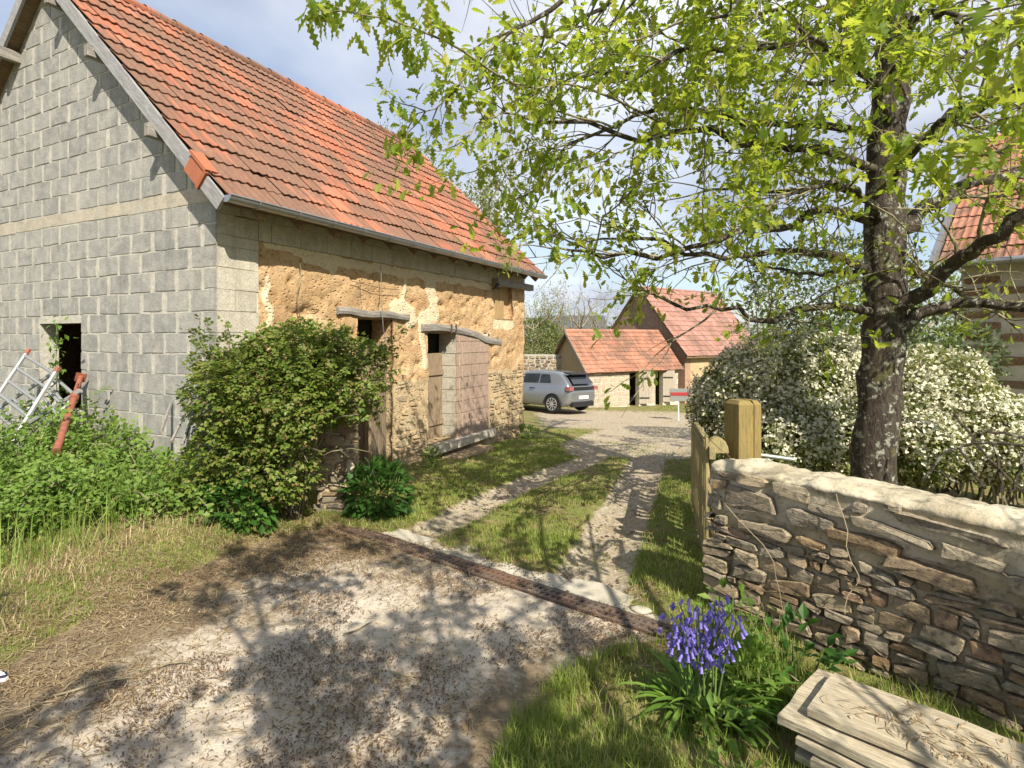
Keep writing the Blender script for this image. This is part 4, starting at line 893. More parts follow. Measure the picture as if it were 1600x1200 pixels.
# ------------------------------------------------------------------ right garden wall
E0 = RF(1.21, 3.5); wa = (RF(2.15, 2.38) - RF(1.21, 3.5)); wa.z = 0; wa.normalize(); wn = Vector((wa.y, -wa.x, 0))   # along, outward normal
if wn.dot(Vector((-E0.x, -E0.y, 0))) < 0: wn = -wn
WLn, WH, WT = 4.2, .83, .36
gwall = thing('garden_wall', (E0.x, E0.y, -.1), 'low rubble stone garden wall with rounded mortar top on the right', 'wall')
m = MB(); rows = []
def wtop(s): return WH + .015 * math.sin(s * 3.1) + .03 * s * .3
prof_n = 20
NW_ = 170
for i in range(NW_):
    s = i / (NW_ - 1) * WLn; H = wtop(s); pr = []
    for k in range(22): z = -.15 + (H - .06 + .15) * k / 21; pr.append((0, z))
    for a in np.linspace(0, math.pi, 9): pr.append((-WT / 2 + math.cos(a) * WT / 2, H - .06 + math.sin(a) ** .7 * .05))
    pr.append((-WT, -.15)); row = []
    for o_, z in pr:
        dsp = .045 * (float(fbm(np.float64(s * 5 + o_ * 4), np.float64(z * 6), 3, 61)) - .5) + .034 * (float(fbm(np.float64(s * 16), np.float64(z * 16), 2, 62)) - .5) + .018 * (float(fbm(np.float64(s * 42 + o_ * 30), np.float64(z * 42), 2, 63)) - .5)
        hi = (.030 * float(sstep(WH - .30, WH - .10, z)) - .022) if o_ == 0 else 0
        rd = .05 * max(0, 1 - s / .10) ** 2
        row.append(tuple(E0 + wa * s + wn * (o_ + (dsp + hi - rd if o_ > -.3 else 0)) + Vector((0, 0, z + dsp * (.9 if o_ < 0 else 0)))))
    rows.append(row)
m.grid(rows); m.face(rows[0][::-1]); core = m.build('mortar_core', M['wall_mortar'], gwall, True)
core.data.materials.append(M['coping'])
nr = len(rows[0]); mi = np.zeros(len(core.data.polygons), np.int32)
for i in range(NW_ - 1):
    for j in range(nr - 1):
        if j >= 16 and j < nr - 2: mi[i * (nr - 1) + j] = 1
core.data.polygons.foreach_set('material_index', mi)
big = [(.28, .655, .34, .155), (.09, .715, .12, .07), (.16, .775, .17, .045), (.30, .775, .20, .065), (.52, .755, .22, .09), (.74, .70, .30, .055), (.86, .745, .07, .05), (.62, .62, .26, .11), (.98, .66, .42, .06), (.06, .60, .10, .10), (.36, .50, .34, .085), (.10, .50, .09, .06), (.86, .575, .36, .09), (1.22, .73, .5, .06), (1.30, .62, .26, .08), (1.62, .68, .3, .08), (1.15, .50, .40, .085), (.62, .50, .16, .05), (1.55, .55, .28, .10), (1.0, .775, .08, .05)]
def wskip(x, y, l, h):
    for X_, Y_, L_, H_ in big:
        if abs(x - X_) < (l + L_) / 2 - .03 and abs(y - .06 - Y_) < (h + H_) / 2 - .012: return True
    return y > .66 and random.random() < .45 or x > 3.6
tl = -.045
set_stones(gwall, M['schist'], E0 + wn * .0, wa, Vector((0, 0, 1)), wn, big, .004, (.026, .040), tl, .05)
set_stones(gwall, M['schist'], E0 + wn * -.005 + Vector((0, 0, -.06)), wa, Vector((0, 0, 1)), wn, lay(WLn - .25, .80, .035, .10, .06, .22, wskip), .004, (.010, .034), tl, .10)
endn = -wa
set_stones(gwall, M['stone_pale'], E0 - wn * (WT - .03) + Vector((0, 0, -.06)), wn, Vector((0, 0, 1)), endn, lay(WT - .06, .76, .05, .12, .10, .22), .02, (.005, .02))
# dry trailing creepers over the wall
def wob0(q, a, n):
    out = []
    for i in range(n):
        t = i / (n - 1) * (len(q) - 1); k = min(int(t), len(q) - 2); f = t - k; p0, p1, p2, p3 = q[max(k - 1, 0)], q[k], q[k + 1], q[min(k + 2, len(q) - 1)]
        out.append(.5 * ((2 * p1) + (p2 - p0) * f + (2 * p0 - 5 * p1 + 4 * p2 - p3) * f * f + (3 * p1 - p0 - 3 * p2 + p3) * f ** 3) + Vector((random.gauss(0, a), random.gauss(0, a), random.gauss(0, a))))
    return out
m = MB()
for pts in ([(1142, 715), (1112, 690), (1095, 670)], [(1118, 770), (1170, 830), (1205, 870), (1222, 940), (1232, 1000)], [(1305, 770), (1320, 820), (1330, 880), (1342, 905), (1328, 925), (1320, 960)], [(1125, 925), (1180, 922), (1225, 925)], [(1190, 940), (1200, 985), (1212, 1010)]):
    q = []
    for (px, py) in pts:
        uu = (px - 800) / FOC; k = wn.dot(E0 + wn * .06) / (wn.x * (RX * uu + FX) + wn.y * (RY * uu + FY)); q.append(P(px, py, k))
    q2 = []
    for a_, b_ in zip(q[:-1], q[1:]): q2 += [a_.lerp(b_, t_) + Vector((0, 0, random.uniform(-.006, .006))) for t_ in (0, .33, .66)]
    m.tube(wob0(q, .004, 14), .0022, 4, False)
cr_ = thing('dry_creeper', E0, 'thin dry creeper stems trailing over the garden wall', 'creeper'); m.build('stems', M['straw'], cr_)

# ------------------------------------------------------------------ gate post, gate, latch bar
pp = RF(1.76, 4.3); pz = float(gz(pp.x, pp.y)); post = thing('gate_post', (pp.x, pp.y, pz), 'thick yellowish square wooden gate post behind the wall', 'post')
pa_ = math.radians(12); e1 = (u_ * math.cos(pa_) + w_ * math.sin(pa_)); e2 = (w_ * math.cos(pa_) - u_ * math.sin(pa_)); hw_ = .095
for a0, a1 in ((-1, .32), (.36, 1)):
    m = MB(); q = [Vector((pp.x, pp.y, 0)) + e1 * (a * hw_) + e2 * (b * hw_) for a, b in ((a0, -1), (a1, -1), (a1, 1), (a0, 1))]; r0 = [v_ + Vector((0, 0, pz - .1)) for v_ in q]; r1 = [v_ + Vector((0, 0, 1.10 + random.uniform(-.004, .004))) for v_ in q]; r2 = [v_.lerp(Vector((pp.x, pp.y, 0)) + e1 * (hw_ * (a0 + a1) / 2 * .6), .30) + Vector((0, 0, 1.128)) for v_ in q]
    m.grid([r0, r1, r2], close=True); m.face(r2); ob = m.build('shaft', M['wood_green'], post); md = ob.modifiers.new('bevel', 'BEVEL'); md.width = .003; md.segments = 1
gs, ge = RF(1.50, 4.15), RF(1.98, 6.0); gd = ge - gs; gl = gd.length; gd.normalize(); gn = Vector((-gd.y, gd.x, 0)); gt = lambda s: .80 - .05 * s
gate = thing('wooden_gate', gs + Vector((0, 0, -.1)), 'open wooden farm gate seen nearly edge on beside the post', 'gate')
def gbar(nm, s0, z0, s1, z1, w=.045, h=.10): 
    a = gs + gd * s0 + Vector((0, 0, z0)); b = gs + gd * s1 + Vector((0, 0, z1)); boxm(nm, M['wood_gate'], gate, a, b - a, gn * w, (0, 0, h), .004)
gbar('top_rail', 0, gt(0) - .10, gl, gt(gl) - .10); gbar('bottom_rail', 0.02, -.02, gl - .02, -.10)
gbar('middle_rail', 0.02, .36, gl - .02, .28)
for k in range(12):
    s = .03 + k * (gl - .12) / 11; boxm('picket', M['wood_gate'], gate, gs + gd * s + gn * .047 + Vector((0, 0, -.14)), gd * .085, gn * .022, (0, 0, gt(s) + .10 + (.12 * max(0, 1 - s / .35))), .004)
m = MB(); a, b = gs + gd * .05 - gn * .03 + Vector((0, 0, 0.0)), gs + gd * 1.5 - gn * .03 + Vector((0, 0, .62)); m.box(a, b - a, gn * .03, (0, 0, .09)); m.build('brace', M['wood_gate'], gate)
m = MB(); a = gs + gd * .06 - gn * .02; rr = [[tuple(a + u_ * (.085 * math.cos(t_)) + Vector((0, 0, .74 + .12 * math.sin(t_))) + w_ * e) for t_ in np.linspace(0, math.pi, 9)] for e in (0, .05)]; m.grid(rr); m.face(rr[0]); m.face(rr[1][::-1]); m.build('rounded_stile', M['wood_gate'], gate)
m = MB(); m.tube([pp + u_ * .10 + Vector((0, 0, .71)), pp + u_ * .38 - w_ * .02 + Vector((0, 0, .675))], .017, 8); tag(m.build('latch_bar', M['galv'], None, True), 'galvanised latch bar sticking out beside the gate post', 'bar')

# ------------------------------------------------------------------ plank stack
sa = (RF(.70, -.71)); sa.z = 0; sa.normalize(); sb = Vector((-sa.y, sa.x, 0)); C0 = RF(1.0, 2.13)
if sb.dot(Vector((FX, FY, 0))) < 0: sb = -sb
def plank(a0, b0, z0, L, Wd, T, lab, rot=0.0):
    nu, nw = 22, 5; q = C0 + sa * a0 + sb * b0; ca, sa_ = math.cos(rot), math.sin(rot); U = sa * ca + sb * sa_; Wv = sb * ca - sa * sa_
    def pt(i, j, k): 
        j_ = .006 * math.sin(i * 1.3 + a0 * 40) if j in (0, nw - 1) else 0
        return tuple(q + U * (L * i / (nu - 1) + (random.uniform(0, .012) if i == 0 else 0)) + Wv * (Wd * j / (nw - 1) + j_) + Vector((0, 0, z0 + k * T + (random.uniform(-.0012, .0012) if k else 0))))
    m = MB(); top = [[pt(i, j, 1) for j in range(nw)] for i in range(nu)]; bot = [[(x, y, z - T) for x, y, z in r_] for r_ in top]
    m.grid(top, flip=True); m.grid(bot); m.grid([bot[0], top[0]]); m.grid([bot[-1], top[-1]], flip=True); m.grid([[r_[0] for r_ in bot], [r_[0] for r_ in top]], flip=True); m.grid([[r_[-1] for r_ in bot], [r_[-1] for r_ in top]])
    Mx = Matrix.Translation(q) @ Matrix(((U.x, Wv.x, 0, 0), (U.y, Wv.y, 0, 0), (0, 0, 1, 0), (0, 0, 0, 1))); iv = Mx.inverted()
    me = mesh_np('plank', [tuple(iv @ Vector(v_)) for v_ in m.v], m.f); tag(add('plank', me, M['wood_plank'], None, Mx), lab, 'plank', 'stacked weathered planks')
zz = -.01
for a0, b0, T, Wd, lab in ((.10, -.02, .036, .43, 'bottom plank of the stack, resting on the grass'), (.05, .01, .034, .43, 'second plank from the bottom of the stack'), (.13, -.03, .036, .44, 'third plank from the bottom of the stack'), (.07, -.015, .032, .43, 'plank third from the top of the stack'), (0, 0, .040, .436, 'wide plank just below the top of the stack'), (.085, .06, .036, .32, 'narrower topmost plank of the stack with dry litter')):
    plank(a0, b0, zz, 2.2, Wd, T - .008, lab, random.uniform(-.012, .012)); zz += T + .004
TOPZ = zz - .010

# ------------------------------------------------------------------ bluebells
bc = G(1092, 1118); blue = thing('bluebell_clump', bc, 'clump of violet blue bluebells flowering by the garden wall', 'flowers')
bt = MB(); prof_ = [(.0, 0), (.32, .12), (.42, .45), (.40, .72), (.62, 1.0)]
bt.grid([[(r_ * math.cos(a) * .55, r_ * math.sin(a) * .55, -z) for a in np.linspace(0, 2 * math.pi, 6, endpoint=False)] for r_, z in prof_], close=True)
BV, BF = np.array(bt.v, np.float32), np.array(bt.f)
for i, (px, py, d) in enumerate(((1078, 930, 2.38), (1062, 945, 2.42), (1098, 938, 2.40), (1110, 948, 2.34), (1122, 955, 2.36), (1088, 950, 2.30), (1055, 978, 2.34), (1068, 985, 2.28), (1080, 975, 2.38), (1145, 955, 2.40), (1135, 968, 2.44), (1102, 1000, 2.25), (1138, 1010, 2.28), (1150, 975, 2.3), (1048, 960, 2.3), (1040, 985, 2.38), (1125, 925, 2.5), (1060, 962, 2.46), (1118, 942, 2.46), (1092, 962, 2.33))):
    tip = P(px, py, d); b = bc + Vector((random.uniform(-.07, .07), random.uniform(-.07, .07), -.01)); st = [b.lerp(tip, t) + Vector((0, 0, .05 * math.sin(t * 3.1))) for t in np.linspace(0, 1, 8)]
    m = MB(); m.tube(st, [.0055 - .003 * t for t in np.linspace(0, 1, 8)], 5, False); so = m.build('flower_stem', M['stem'], blue, True)
    nb_ = 13; t = np.linspace(.55, 1.0, nb_); pos = np.array([tuple(b.lerp(tip, k) + Vector((0, 0, .05 * math.sin(k * 3.1)))) for k in t]); a = rng.uniform(0, 6.28, nb_); od = np.stack([np.cos(a), np.sin(a), np.full(nb_, -.1)], 1)
    upv = unit(np.stack([-od[:, 0] * .55, -od[:, 1] * .55, np.ones(nb_)], 1)); al = unit(np.cross(upv, rdir(nb_))); B = bases(al, upv, rng.uniform(.021, .029, nb_)); v, f = scatter(BV, BF, pos + od * .028, B)
    tag(add('flower_bells', mesh_np('flower_bells', v, f, True), M['bell'], so), kind='stuff')
def strapleaf(base, a, L, w, droop, mat, parent, name='leaf'):
    pts = []; m = MB(); d_ = Vector((math.cos(a), math.sin(a), 0)); sd = Vector((-d_.y, d_.x, 0)); rows = []
    for i in range(8):
        t = i / 7; th_ = 1.25 - droop * t; pts.append((pts[-1] + (d_ * math.cos(th_) + Vector((0, 0, math.sin(th_)))) * (L / 7)) if pts else base)
        q = pts[-1]; ww = w * (math.sin(math.pi * min(.08 + t * .92, 1)) ** .6 if t < 1 else .05); rows.append([tuple(q - sd * ww + Vector((0, 0, ww * .5))), tuple(q), tuple(q + sd * ww + Vector((0, 0, ww * .5)))])
    m.grid(rows); return m.build(name, mat, parent, True)
for i in range(95):
    a = random.uniform(0, 6.28); strapleaf(bc + Vector((math.cos(a) * .05 + random.uniform(-.05, .05), math.sin(a) * .05 + random.uniform(-.05, .05), -.01)), a + random.uniform(-.4, .4), random.uniform(.20, .42), random.uniform(.009, .016), random.uniform(.9, 2.1), M['strap'], blue)
herb('leafy_weed', 'broad leaved green weeds growing right of the bluebells', G(1165, 1108), (.15, .13), .30, 240, M['weed_leaf'], L_SIMPLE, (.05, .085), seed=33)
herb('leafy_weed', 'low weeds in front of the bluebells', G(1120, 1160), (.16, .08), .14, 130, M['weed_leaf'], L_SIMPLE, (.04, .075), seed=34)
herb('leafy_weed', 'shaded weeds at the wall foot behind the planks', RF(1.32, 2.65), (.22, .12), .36, 110, M['dark_leaf'], L_SIMPLE, (.05, .09), seed=35)
herb('leafy_weed', 'thin pale stemmed weeds against the wall above the planks', RF(1.10, 2.85), (.14, .10), .45, 90, M['weed_leaf'], L_SIMPLE, (.05, .08), seed=36)
herb('leafy_weed', 'small weed at the left corner of the plank stack', RF(.80, 2.0), (.08, .08), .16, 40, M['weed_leaf'], L_SIMPLE, (.04, .07), seed=37)
q = G(1175, 1080); xy = np.stack([rng.normal(q.x, .09, 260), rng.normal(q.y, .07, 260)], 1); tag(blades(260, xy, rng.uniform(.15, .40, 260), np.full(260, .0022), .7, M['tall_grass'], 'grass_tuft'), 'tuft of long grass between bluebells and planks', 'grass', kind='stuff')

# ------------------------------------------------------------------ short grass, straw, dead leaves, pebbles
def dgrass(x, y):
    c, t, l = zones(x, y); pch = sstep(.40, .56, fbm(x * 1.9 + 3, y * 1.9, 4, 71)) * .8 + .2
    d_ = (1 - sstep(.2, .5, c)) * (1 - .93 * sstep(.25, .6, t)) * pch
    return d_ * np.where(x < BX + .05, np.where(y > BY, 0, 1), 1)
xy = np.concatenate([pts_in(110000, -6.0, 1.2, .9, 4.6, dgrass), pts_in(120000, -5, .2, 3.4, 11, dgrass), pts_in(60000, -9, 2, 11, 24, dgrass)]); n_ = len(xy); dd = np.hypot(xy[:, 0], xy[:, 1])
tag(blades(n_, xy, rng.uniform(.016, .055, n_) * (1 + .5 * (dd < 3)), .0016 + .0005 * np.minimum(dd, 22), .9, M['grass'], 'grass', None, 1), 'short patchy grass on the drive edges and track', 'grass', kind='stuff')
def ddry(x, y):
    s = sdf(CONC, x, y); return sstep(.15, .5, s) * sstep(1.9, 1.2, s) * sstep(-.9, -1.6, RX * x + RY * y) * sstep(.35, .6, fbm(x * 2.4, y * 2.4, 3, 73)) * np.where(y > BY - .05, 0, 1)
xy = pts_in(14000, -8, -2.6, .9, 3.6, ddry); n_ = len(xy)
tag(blades(n_, xy, rng.uniform(.03, .12, n_), np.full(n_, .0024), 1.6, M['straw'], 'dry_grass', None, 2), 'dry yellowed grass between the weeds and the drive', 'grass', kind='stuff')
def tuftd(x, y): return dgrass(x, y) * sstep(.55, .7, fbm(x * 3.2, y * 3.2, 3, 75))
xy = np.concatenate([pts_in(60000, -3.2, 1.0, .9, 3.4, tuftd), pts_in(70000, -1.6, .9, .8, 3.2, lambda x, y: dgrass(x, y) * (RX * x + RY * y > -.2) * (.25 + .75 * sstep(.4, .55, fbm(x * 4, y * 4, 3, 76))))]); n_ = len(xy)
tag(blades(n_, xy, rng.uniform(.03, .11, n_), np.full(n_, .0019), 1.0, M['grass'], 'grass_tufts', None, 2), 'longer grass tufts at the right of the drive', 'grass', kind='stuff')
def litter0(*a): pass
def litter(n, x0, x1, y0, y1, dens, L, Wd, mat, name, lab, arc=.0):
    xy = pts_in(n, x0, x1, y0, y1, dens); n_ = len(xy); z = relief(xy[:, 0], xy[:, 1]) + rng.uniform(.002, .016, n_); a = rng.uniform(0, 6.28, n_); al = np.stack([np.cos(a), np.sin(a), rng.normal(0, .10, n_)], 1)
    ln = rng.uniform(*L, n_)[:, None]; sd = np.stack([-np.sin(a), np.cos(a), np.zeros(n_)], 1) * rng.uniform(*Wd, n_)[:, None]; b = np.stack([xy[:, 0], xy[:, 1], z], 1); bend = np.stack([-np.sin(a), np.cos(a), np.full(n_, .5)], 1) * ln * rng.normal(0, .12, n_)[:, None]
    V = np.stack([b - al * ln / 2 - sd, b - al * ln / 2 + sd, b + bend + sd + np.array([0, 0, .004]), b + bend - sd + np.array([0, 0, .004]), b + al * ln / 2 + sd * .4, b + al * ln / 2 - sd * .4], 1); k = np.arange(n_)[:, None] * 6
    return tag(add(name, mesh_np(name, V.reshape(-1, 3), np.concatenate([k + np.array([[0, 1, 2, 3]]), k + np.array([[3, 2, 4, 5]])]), False), mat), lab, 'litter', kind='stuff')
def dstraw(x, y):
    c, t, l = zones(x, y); s = sdf(CONC, x, y); rt = RX * x + RY * y
    e = sstep(1.3, .5, s) * sstep(-1.3, .0, s) * sstep(.5, -.5, rt + .55) ; w = .13 * sstep(.45, .62, fbm(x * 2.2, y * 2.2, 4, 81)) * (s < .3) + .02 * (s < .3)
    return np.clip(e * (.35 + .65 * sstep(.35, .6, fbm(x * 2.6, y * 2.6, 3, 82))) + w, 0, 1) * np.where((x < BX) & (y > BY - .02), 0, 1)
def dcrumb(x, y):
    s = sdf(CONC, x, y); return sstep(.50, .60, fbm(x * 1.9 + 9, y * 1.9, 5, 87)) * sstep(.5, .1, s) * .9 + .04 * (s < 0) + .5 * dstraw(x, y)
litter(110000, -7.5, .6, .7, 4.2, dstraw, (.02, .10), (.0008, .0026), M['straw'], 'straw_litter', 'dry straw and stalks strewn over the drive edge')
litter(150000, -6.5, .6, .7, 4.2, dcrumb, (.005, .022), (.001, .0036), M['dead_leaf'], 'leaf_litter', 'brown leaf crumbs scattered on the concrete drive')
litter(9000, -4.8, .0, 3.5, 9.5, lambda x, y: .5 * sstep(.45, .6, fbm(x * 2.2, y * 2.2, 3, 85)) * (x > BX + .1), (.02, .05), (.004, .010), M['dead_leaf'], 'track_litter', 'dead leaves and moss crumbs along the grassy track')
q = C0 + sa * .5 + sb * .2
def dtop(x, y): return np.exp(-(((x - q.x) / .28) ** 2 + ((y - q.y) / .16) ** 2)) * .8
_r = relief; relief = lambda x, y: np.full(np.shape(x), TOPZ - .004)
litter(1300, q.x - .5, q.x + .5, q.y - .3, q.y + .3, lambda x, y: dtop(x, y) * (np.abs((x - C0.x) * sb.x + (y - C0.y) * sb.y - .225) < .14), (.02, .07), (.0008, .004), M['straw'], 'plank_litter', 'dry bits lying on the topmost plank'); relief = _r
pv = np.array([(math.cos(a) * .5, math.sin(a) * .5, z) for z, s_ in ((0, 1), ) for a in np.linspace(0, 2 * math.pi, 6, endpoint=False)] + [(math.cos(a + .5) * .34, math.sin(a + .5) * .34, .32) for a in np.linspace(0, 2 * math.pi, 6, endpoint=False)], np.float32)
pf = np.array([(i, (i + 1) % 6, 6 + (i + 1) % 6, 6 + i) for i in range(6)] + [(6, 7, 8, 9), (6, 9, 10, 11)])
def dpeb(x, y):
    c, t, l = zones(x, y); return np.clip(.75 * sstep(.2, .7, t) * (1 - c) + .10 * c, 0, 1)
xy = np.concatenate([pts_in(17000, -4.6, .6, .9, 11, dpeb), pts_in(6000, -8, 0, 9, 20, dpeb)]); n_ = len(xy); pos = np.stack([xy[:, 0], xy[:, 1], relief(xy[:, 0], xy[:, 1]) - .002], 1); a = rng.uniform(0, 6.28, n_)
v, f = scatter(pv, pf, pos, bases(np.stack([np.cos(a), np.sin(a), np.zeros(n_)], 1), np.array([0, 0, 1.]) + rdir(n_) * .25, rng.uniform(.008, .03, n_) * rng.uniform(.5, 1, n_)))
tag(add('gravel', mesh_np('gravel', v, f, False), M['pebble']), 'loose gravel in the wheel tracks', 'gravel', kind='stuff')
for i, (px, py, L, a) in enumerate(((395, 925, .30, .5), (255, 1045, .26, .2), (150, 1075, .34, .45), (640, 1060, .22, -.3), (560, 985, .2, .9), (700, 1120, .16, .1))):
    b = G(px, py); dd = u_ * math.cos(a) + w_ * math.sin(a); m = MB(); m.tube([b + dd * (L * t) + Vector((0, 0, .012 + .008 * math.sin(t * 5 + i))) + w_ * (.015 * math.sin(t * 6)) for t in np.linspace(-.5, .5, 6)], [.005, .006, .005, .005, .004, .002], 5)
    tag(m.build('fallen_twig', M['twig']), ('twig lying at the upper left of the drive', 'twig lying on the sunny left of the drive', 'long thin twig near the left edge of the drive', 'twig lying in the shaded middle of the drive', 'curved twig on the shaded part below the drain', 'small twig in the lower middle of the drive')[i], 'twig', 'twigs fallen on the drive')
# striped canvas shoe toe at the left picture edge
sp_ = G(10, 1068); t = thing('canvas_shoe', sp_, 'navy and white striped canvas shoe tip at the left edge', 'shoe'); n = N('striped_canvas'); pz_ = n.nd('SeparateXYZ'); n.put(pz_.inputs[0], n.obj()); st = n.mth('SINE', n.mth('MULTIPLY', pz_.outputs[2], 210.0)); M['stripe'] = n.fin(n.mix(n.ramp(st, (.45, 0.), (.55, 1.)), (.82, .80, .78), (.03, .03, .07)), .9)
def shoe(z0, hgt, grow):
    m = MB(); rows = []
    for k in range(12):
        tt = k / 11; w = (.046 + grow) * min(1, math.sin(math.pi * (.10 + .85 * tt)) ** .45 + .02) * (1 - .12 * tt) if k else .012; h = (hgt * (.55 + .75 * tt ** 1.3)) if hgt > .02 else hgt; c = sp_ - u_ * (.27 * tt - grow) + w_ * (.012 * math.sin(tt * 3))
        rows.append([tuple(c + w_ * (w * math.cos(a)) + Vector((0, 0, z0 + h * math.sin(a) ** .75))) for a in np.linspace(0, math.pi, 11)] + [tuple(c - w_ * w * .9 + Vector((0, 0, z0))), tuple(c + w_ * w * .9 + Vector((0, 0, z0)))])
    m.grid(rows, close=True); m.face(rows[0][::-1]); m.face(rows[-1]); return m
o_ = shoe(.012, .055, 0); me = mesh_np('upper', [(x - sp_.x, y - sp_.y, z - sp_.z) for x, y, z in o_.v], o_.f, True); add('upper', me, M['stripe'], t, Matrix.Translation(sp_)); shoe(.001, .013, .006).build('sole', M['straw'], t, True)
# ------------------------------------------------------------------ trees
class Tree:
    def __init__(s): s.big = MB(); s.tw = MB(); s.tips = []; s.dirs = []
def wob(pts, a, n):
    pts = [Vector(p) for p in pts]; out = []
    for i in range(n):
        t = i / (n - 1) * (len(pts) - 1); k = min(int(t), len(pts) - 2); f = t - k
        p0, p1, p2, p3 = pts[max(k - 1, 0)], pts[k], pts[k + 1], pts[min(k + 2, len(pts) - 1)]
        q = .5 * ((2 * p1) + (p2 - p0) * f + (2 * p0 - 5 * p1 + 4 * p2 - p3) * f * f + (3 * p1 - p0 - 3 * p2 + p3) * f ** 3)
        out.append(q + Vector((random.gauss(0, a), random.gauss(0, a), random.gauss(0, a))) * (0 if i == 0 else 1))
    return out
def twig(T, b, d, L, r, lvl, up=.10, n=5, sides=4, kids=(3, 5), tips=1, bend=.25):
    pts = [b]; dd = d.normalized()
    for i in range(n):
        dd = (dd + Vector((random.gauss(0, bend), random.gauss(0, bend), random.gauss(0, bend) * .8 + up * .4))).normalized(); pts.append(pts[-1] + dd * (L / n))
    T.tw.tube(pts, [r * (1 - .75 * i / n) for i in range(n + 1)], sides if lvl > 0 else 3, False)
    if lvl == 0:
        for q in pts[-3:]: T.tips.append(tuple(q)); T.dirs.append(tuple(dd))
        return
    for k in range(random.randint(*kids)):
        t = random.uniform(.25, 1) * n; i = min(int(t), n - 1); q = pts[i].lerp(pts[i + 1], t - i); ax_ = (pts[i + 1] - pts[i]).normalized(); o = ax_.orthogonal().normalized(); o.rotate(Matrix.Rotation(random.uniform(0, 6.28), 3, ax_)); a = random.uniform(.5, 1.05)
        twig(T, q, ax_ * math.cos(a) + o * math.sin(a) + Vector((0, 0, up)), L * random.uniform(.38, .62), r * .55, lvl - 1, up, 4, sides, kids, tips, bend)
    T.tips.append(tuple(pts[-1])); T.dirs.append(tuple(dd))
def limb(T, pts, r0, r1, n=14, a=.02, step=.24, tl=(.5, 1.0), start=.18, up=.08, lvl=1, kids=(4, 6), sub=True):
    q = wob(pts, a, n); T.big.tube(q, [r0 + (r1 - r0) * (i / (n - 1)) ** .8 for i in range(n)], 7, True)
    if not sub: return q
    L = sum((q[i + 1] - q[i]).length for i in range(n - 1)); s = start * L; acc = 0
    for i in range(n - 1):
        sl_ = (q[i + 1] - q[i]).length
        while s < acc + sl_:
            t = (s - acc) / sl_; b = q[i].lerp(q[i + 1], t)
            if onbarn(b.x, b.y, b.z) and random.random() < .6: s += step; continue
            ax_ = (q[i + 1] - q[i]).normalized(); o = ax_.orthogonal().normalized(); o.rotate(Matrix.Rotation(random.uniform(0, 6.28), 3, ax_)); g_ = random.uniform(.55, 1.15)
            twig(T, b, ax_ * math.cos(g_) + o * math.sin(g_) + Vector((0, 0, up)), random.uniform(*tl), max(.010, r1 * .6), lvl, up, kids=kids); s += step * random.uniform(.6, 1.4)
        acc += sl_
    twig(T, q[-1], q[-1] - q[-2], tl[1] * .8, r1, lvl, up, kids=kids)
    return q
def leafing(T, name, mat, parent, per=(4, 6), size=(.055, .10), spread=.05, tmpl=L_OAK, hang=.3, cat_=True, nearn=0, keep=None):
    tp = np.array(T.tips); td = np.array(T.dirs)
    if keep is not None: k = keep(tp); tp, td = tp[k], td[k]
    c = rng.integers(per[0], per[1] + 1, len(tp)); pos = np.repeat(tp, c, 0); dr = np.repeat(td, c, 0); n = len(pos); pos = pos + rng.normal(0, spread, (n, 3))
    al = unit(dr) * .5 + rdir(n) * 1.0 + np.array([0, 0, -hang]); up = np.array([0, 0, 1.]) + rdir(n) * .6; sz = rng.uniform(size[0], size[1], n)
    if nearn:                                            # the leaves nearest the camera are leaves of their own
        dist = np.linalg.norm(pos - np.array([0, 0, CAMZ]), axis=1); fw = pos[:, 0] * FX + pos[:, 1] * FY; rt = pos[:, 0] * RX + pos[:, 1] * RY
        vis = (fw > .5) & (np.abs(rt / np.maximum(fw, .1)) < .92) & ((pos[:, 2] - CAMZ) / np.maximum(fw, .1) < .62); dist[~vis] = 1e9; near = np.argsort(dist)[:nearn]
        B = bases(al[near], up[near], sz[near] * 1.0); me = mesh_np('leaf', L_OAK2[0], L_OAK2[1], True); me.materials.append(mat)
        for p_, b in zip(pos[near], B): add('leaf', me, mat, parent, Matrix(((b[0][0], b[1][0], b[2][0], p_[0]), (b[0][1], b[1][1], b[2][1], p_[1]), (b[0][2], b[1][2], b[2][2], p_[2]), (0, 0, 0, 1))))
        rest_ = np.setdiff1d(np.arange(n), near); pos, al, up, sz = pos[rest_], al[rest_], up[rest_], sz[rest_]
    return foliage(name, tmpl, pos, al, up, sz, mat, parent)
def PL(*q): return [P(*a) for a in q]
def onbarn(x, y, z):                                     # would this point shade the barn front?
    k = (x - BX) / SUN.x; hz_ = z - SUN.z * k; hy = y - SUN.y * k; return (hz_ > .0) & (hy > BY - .3) & (hy < BY + BL + .6) & (x > BX + .5)
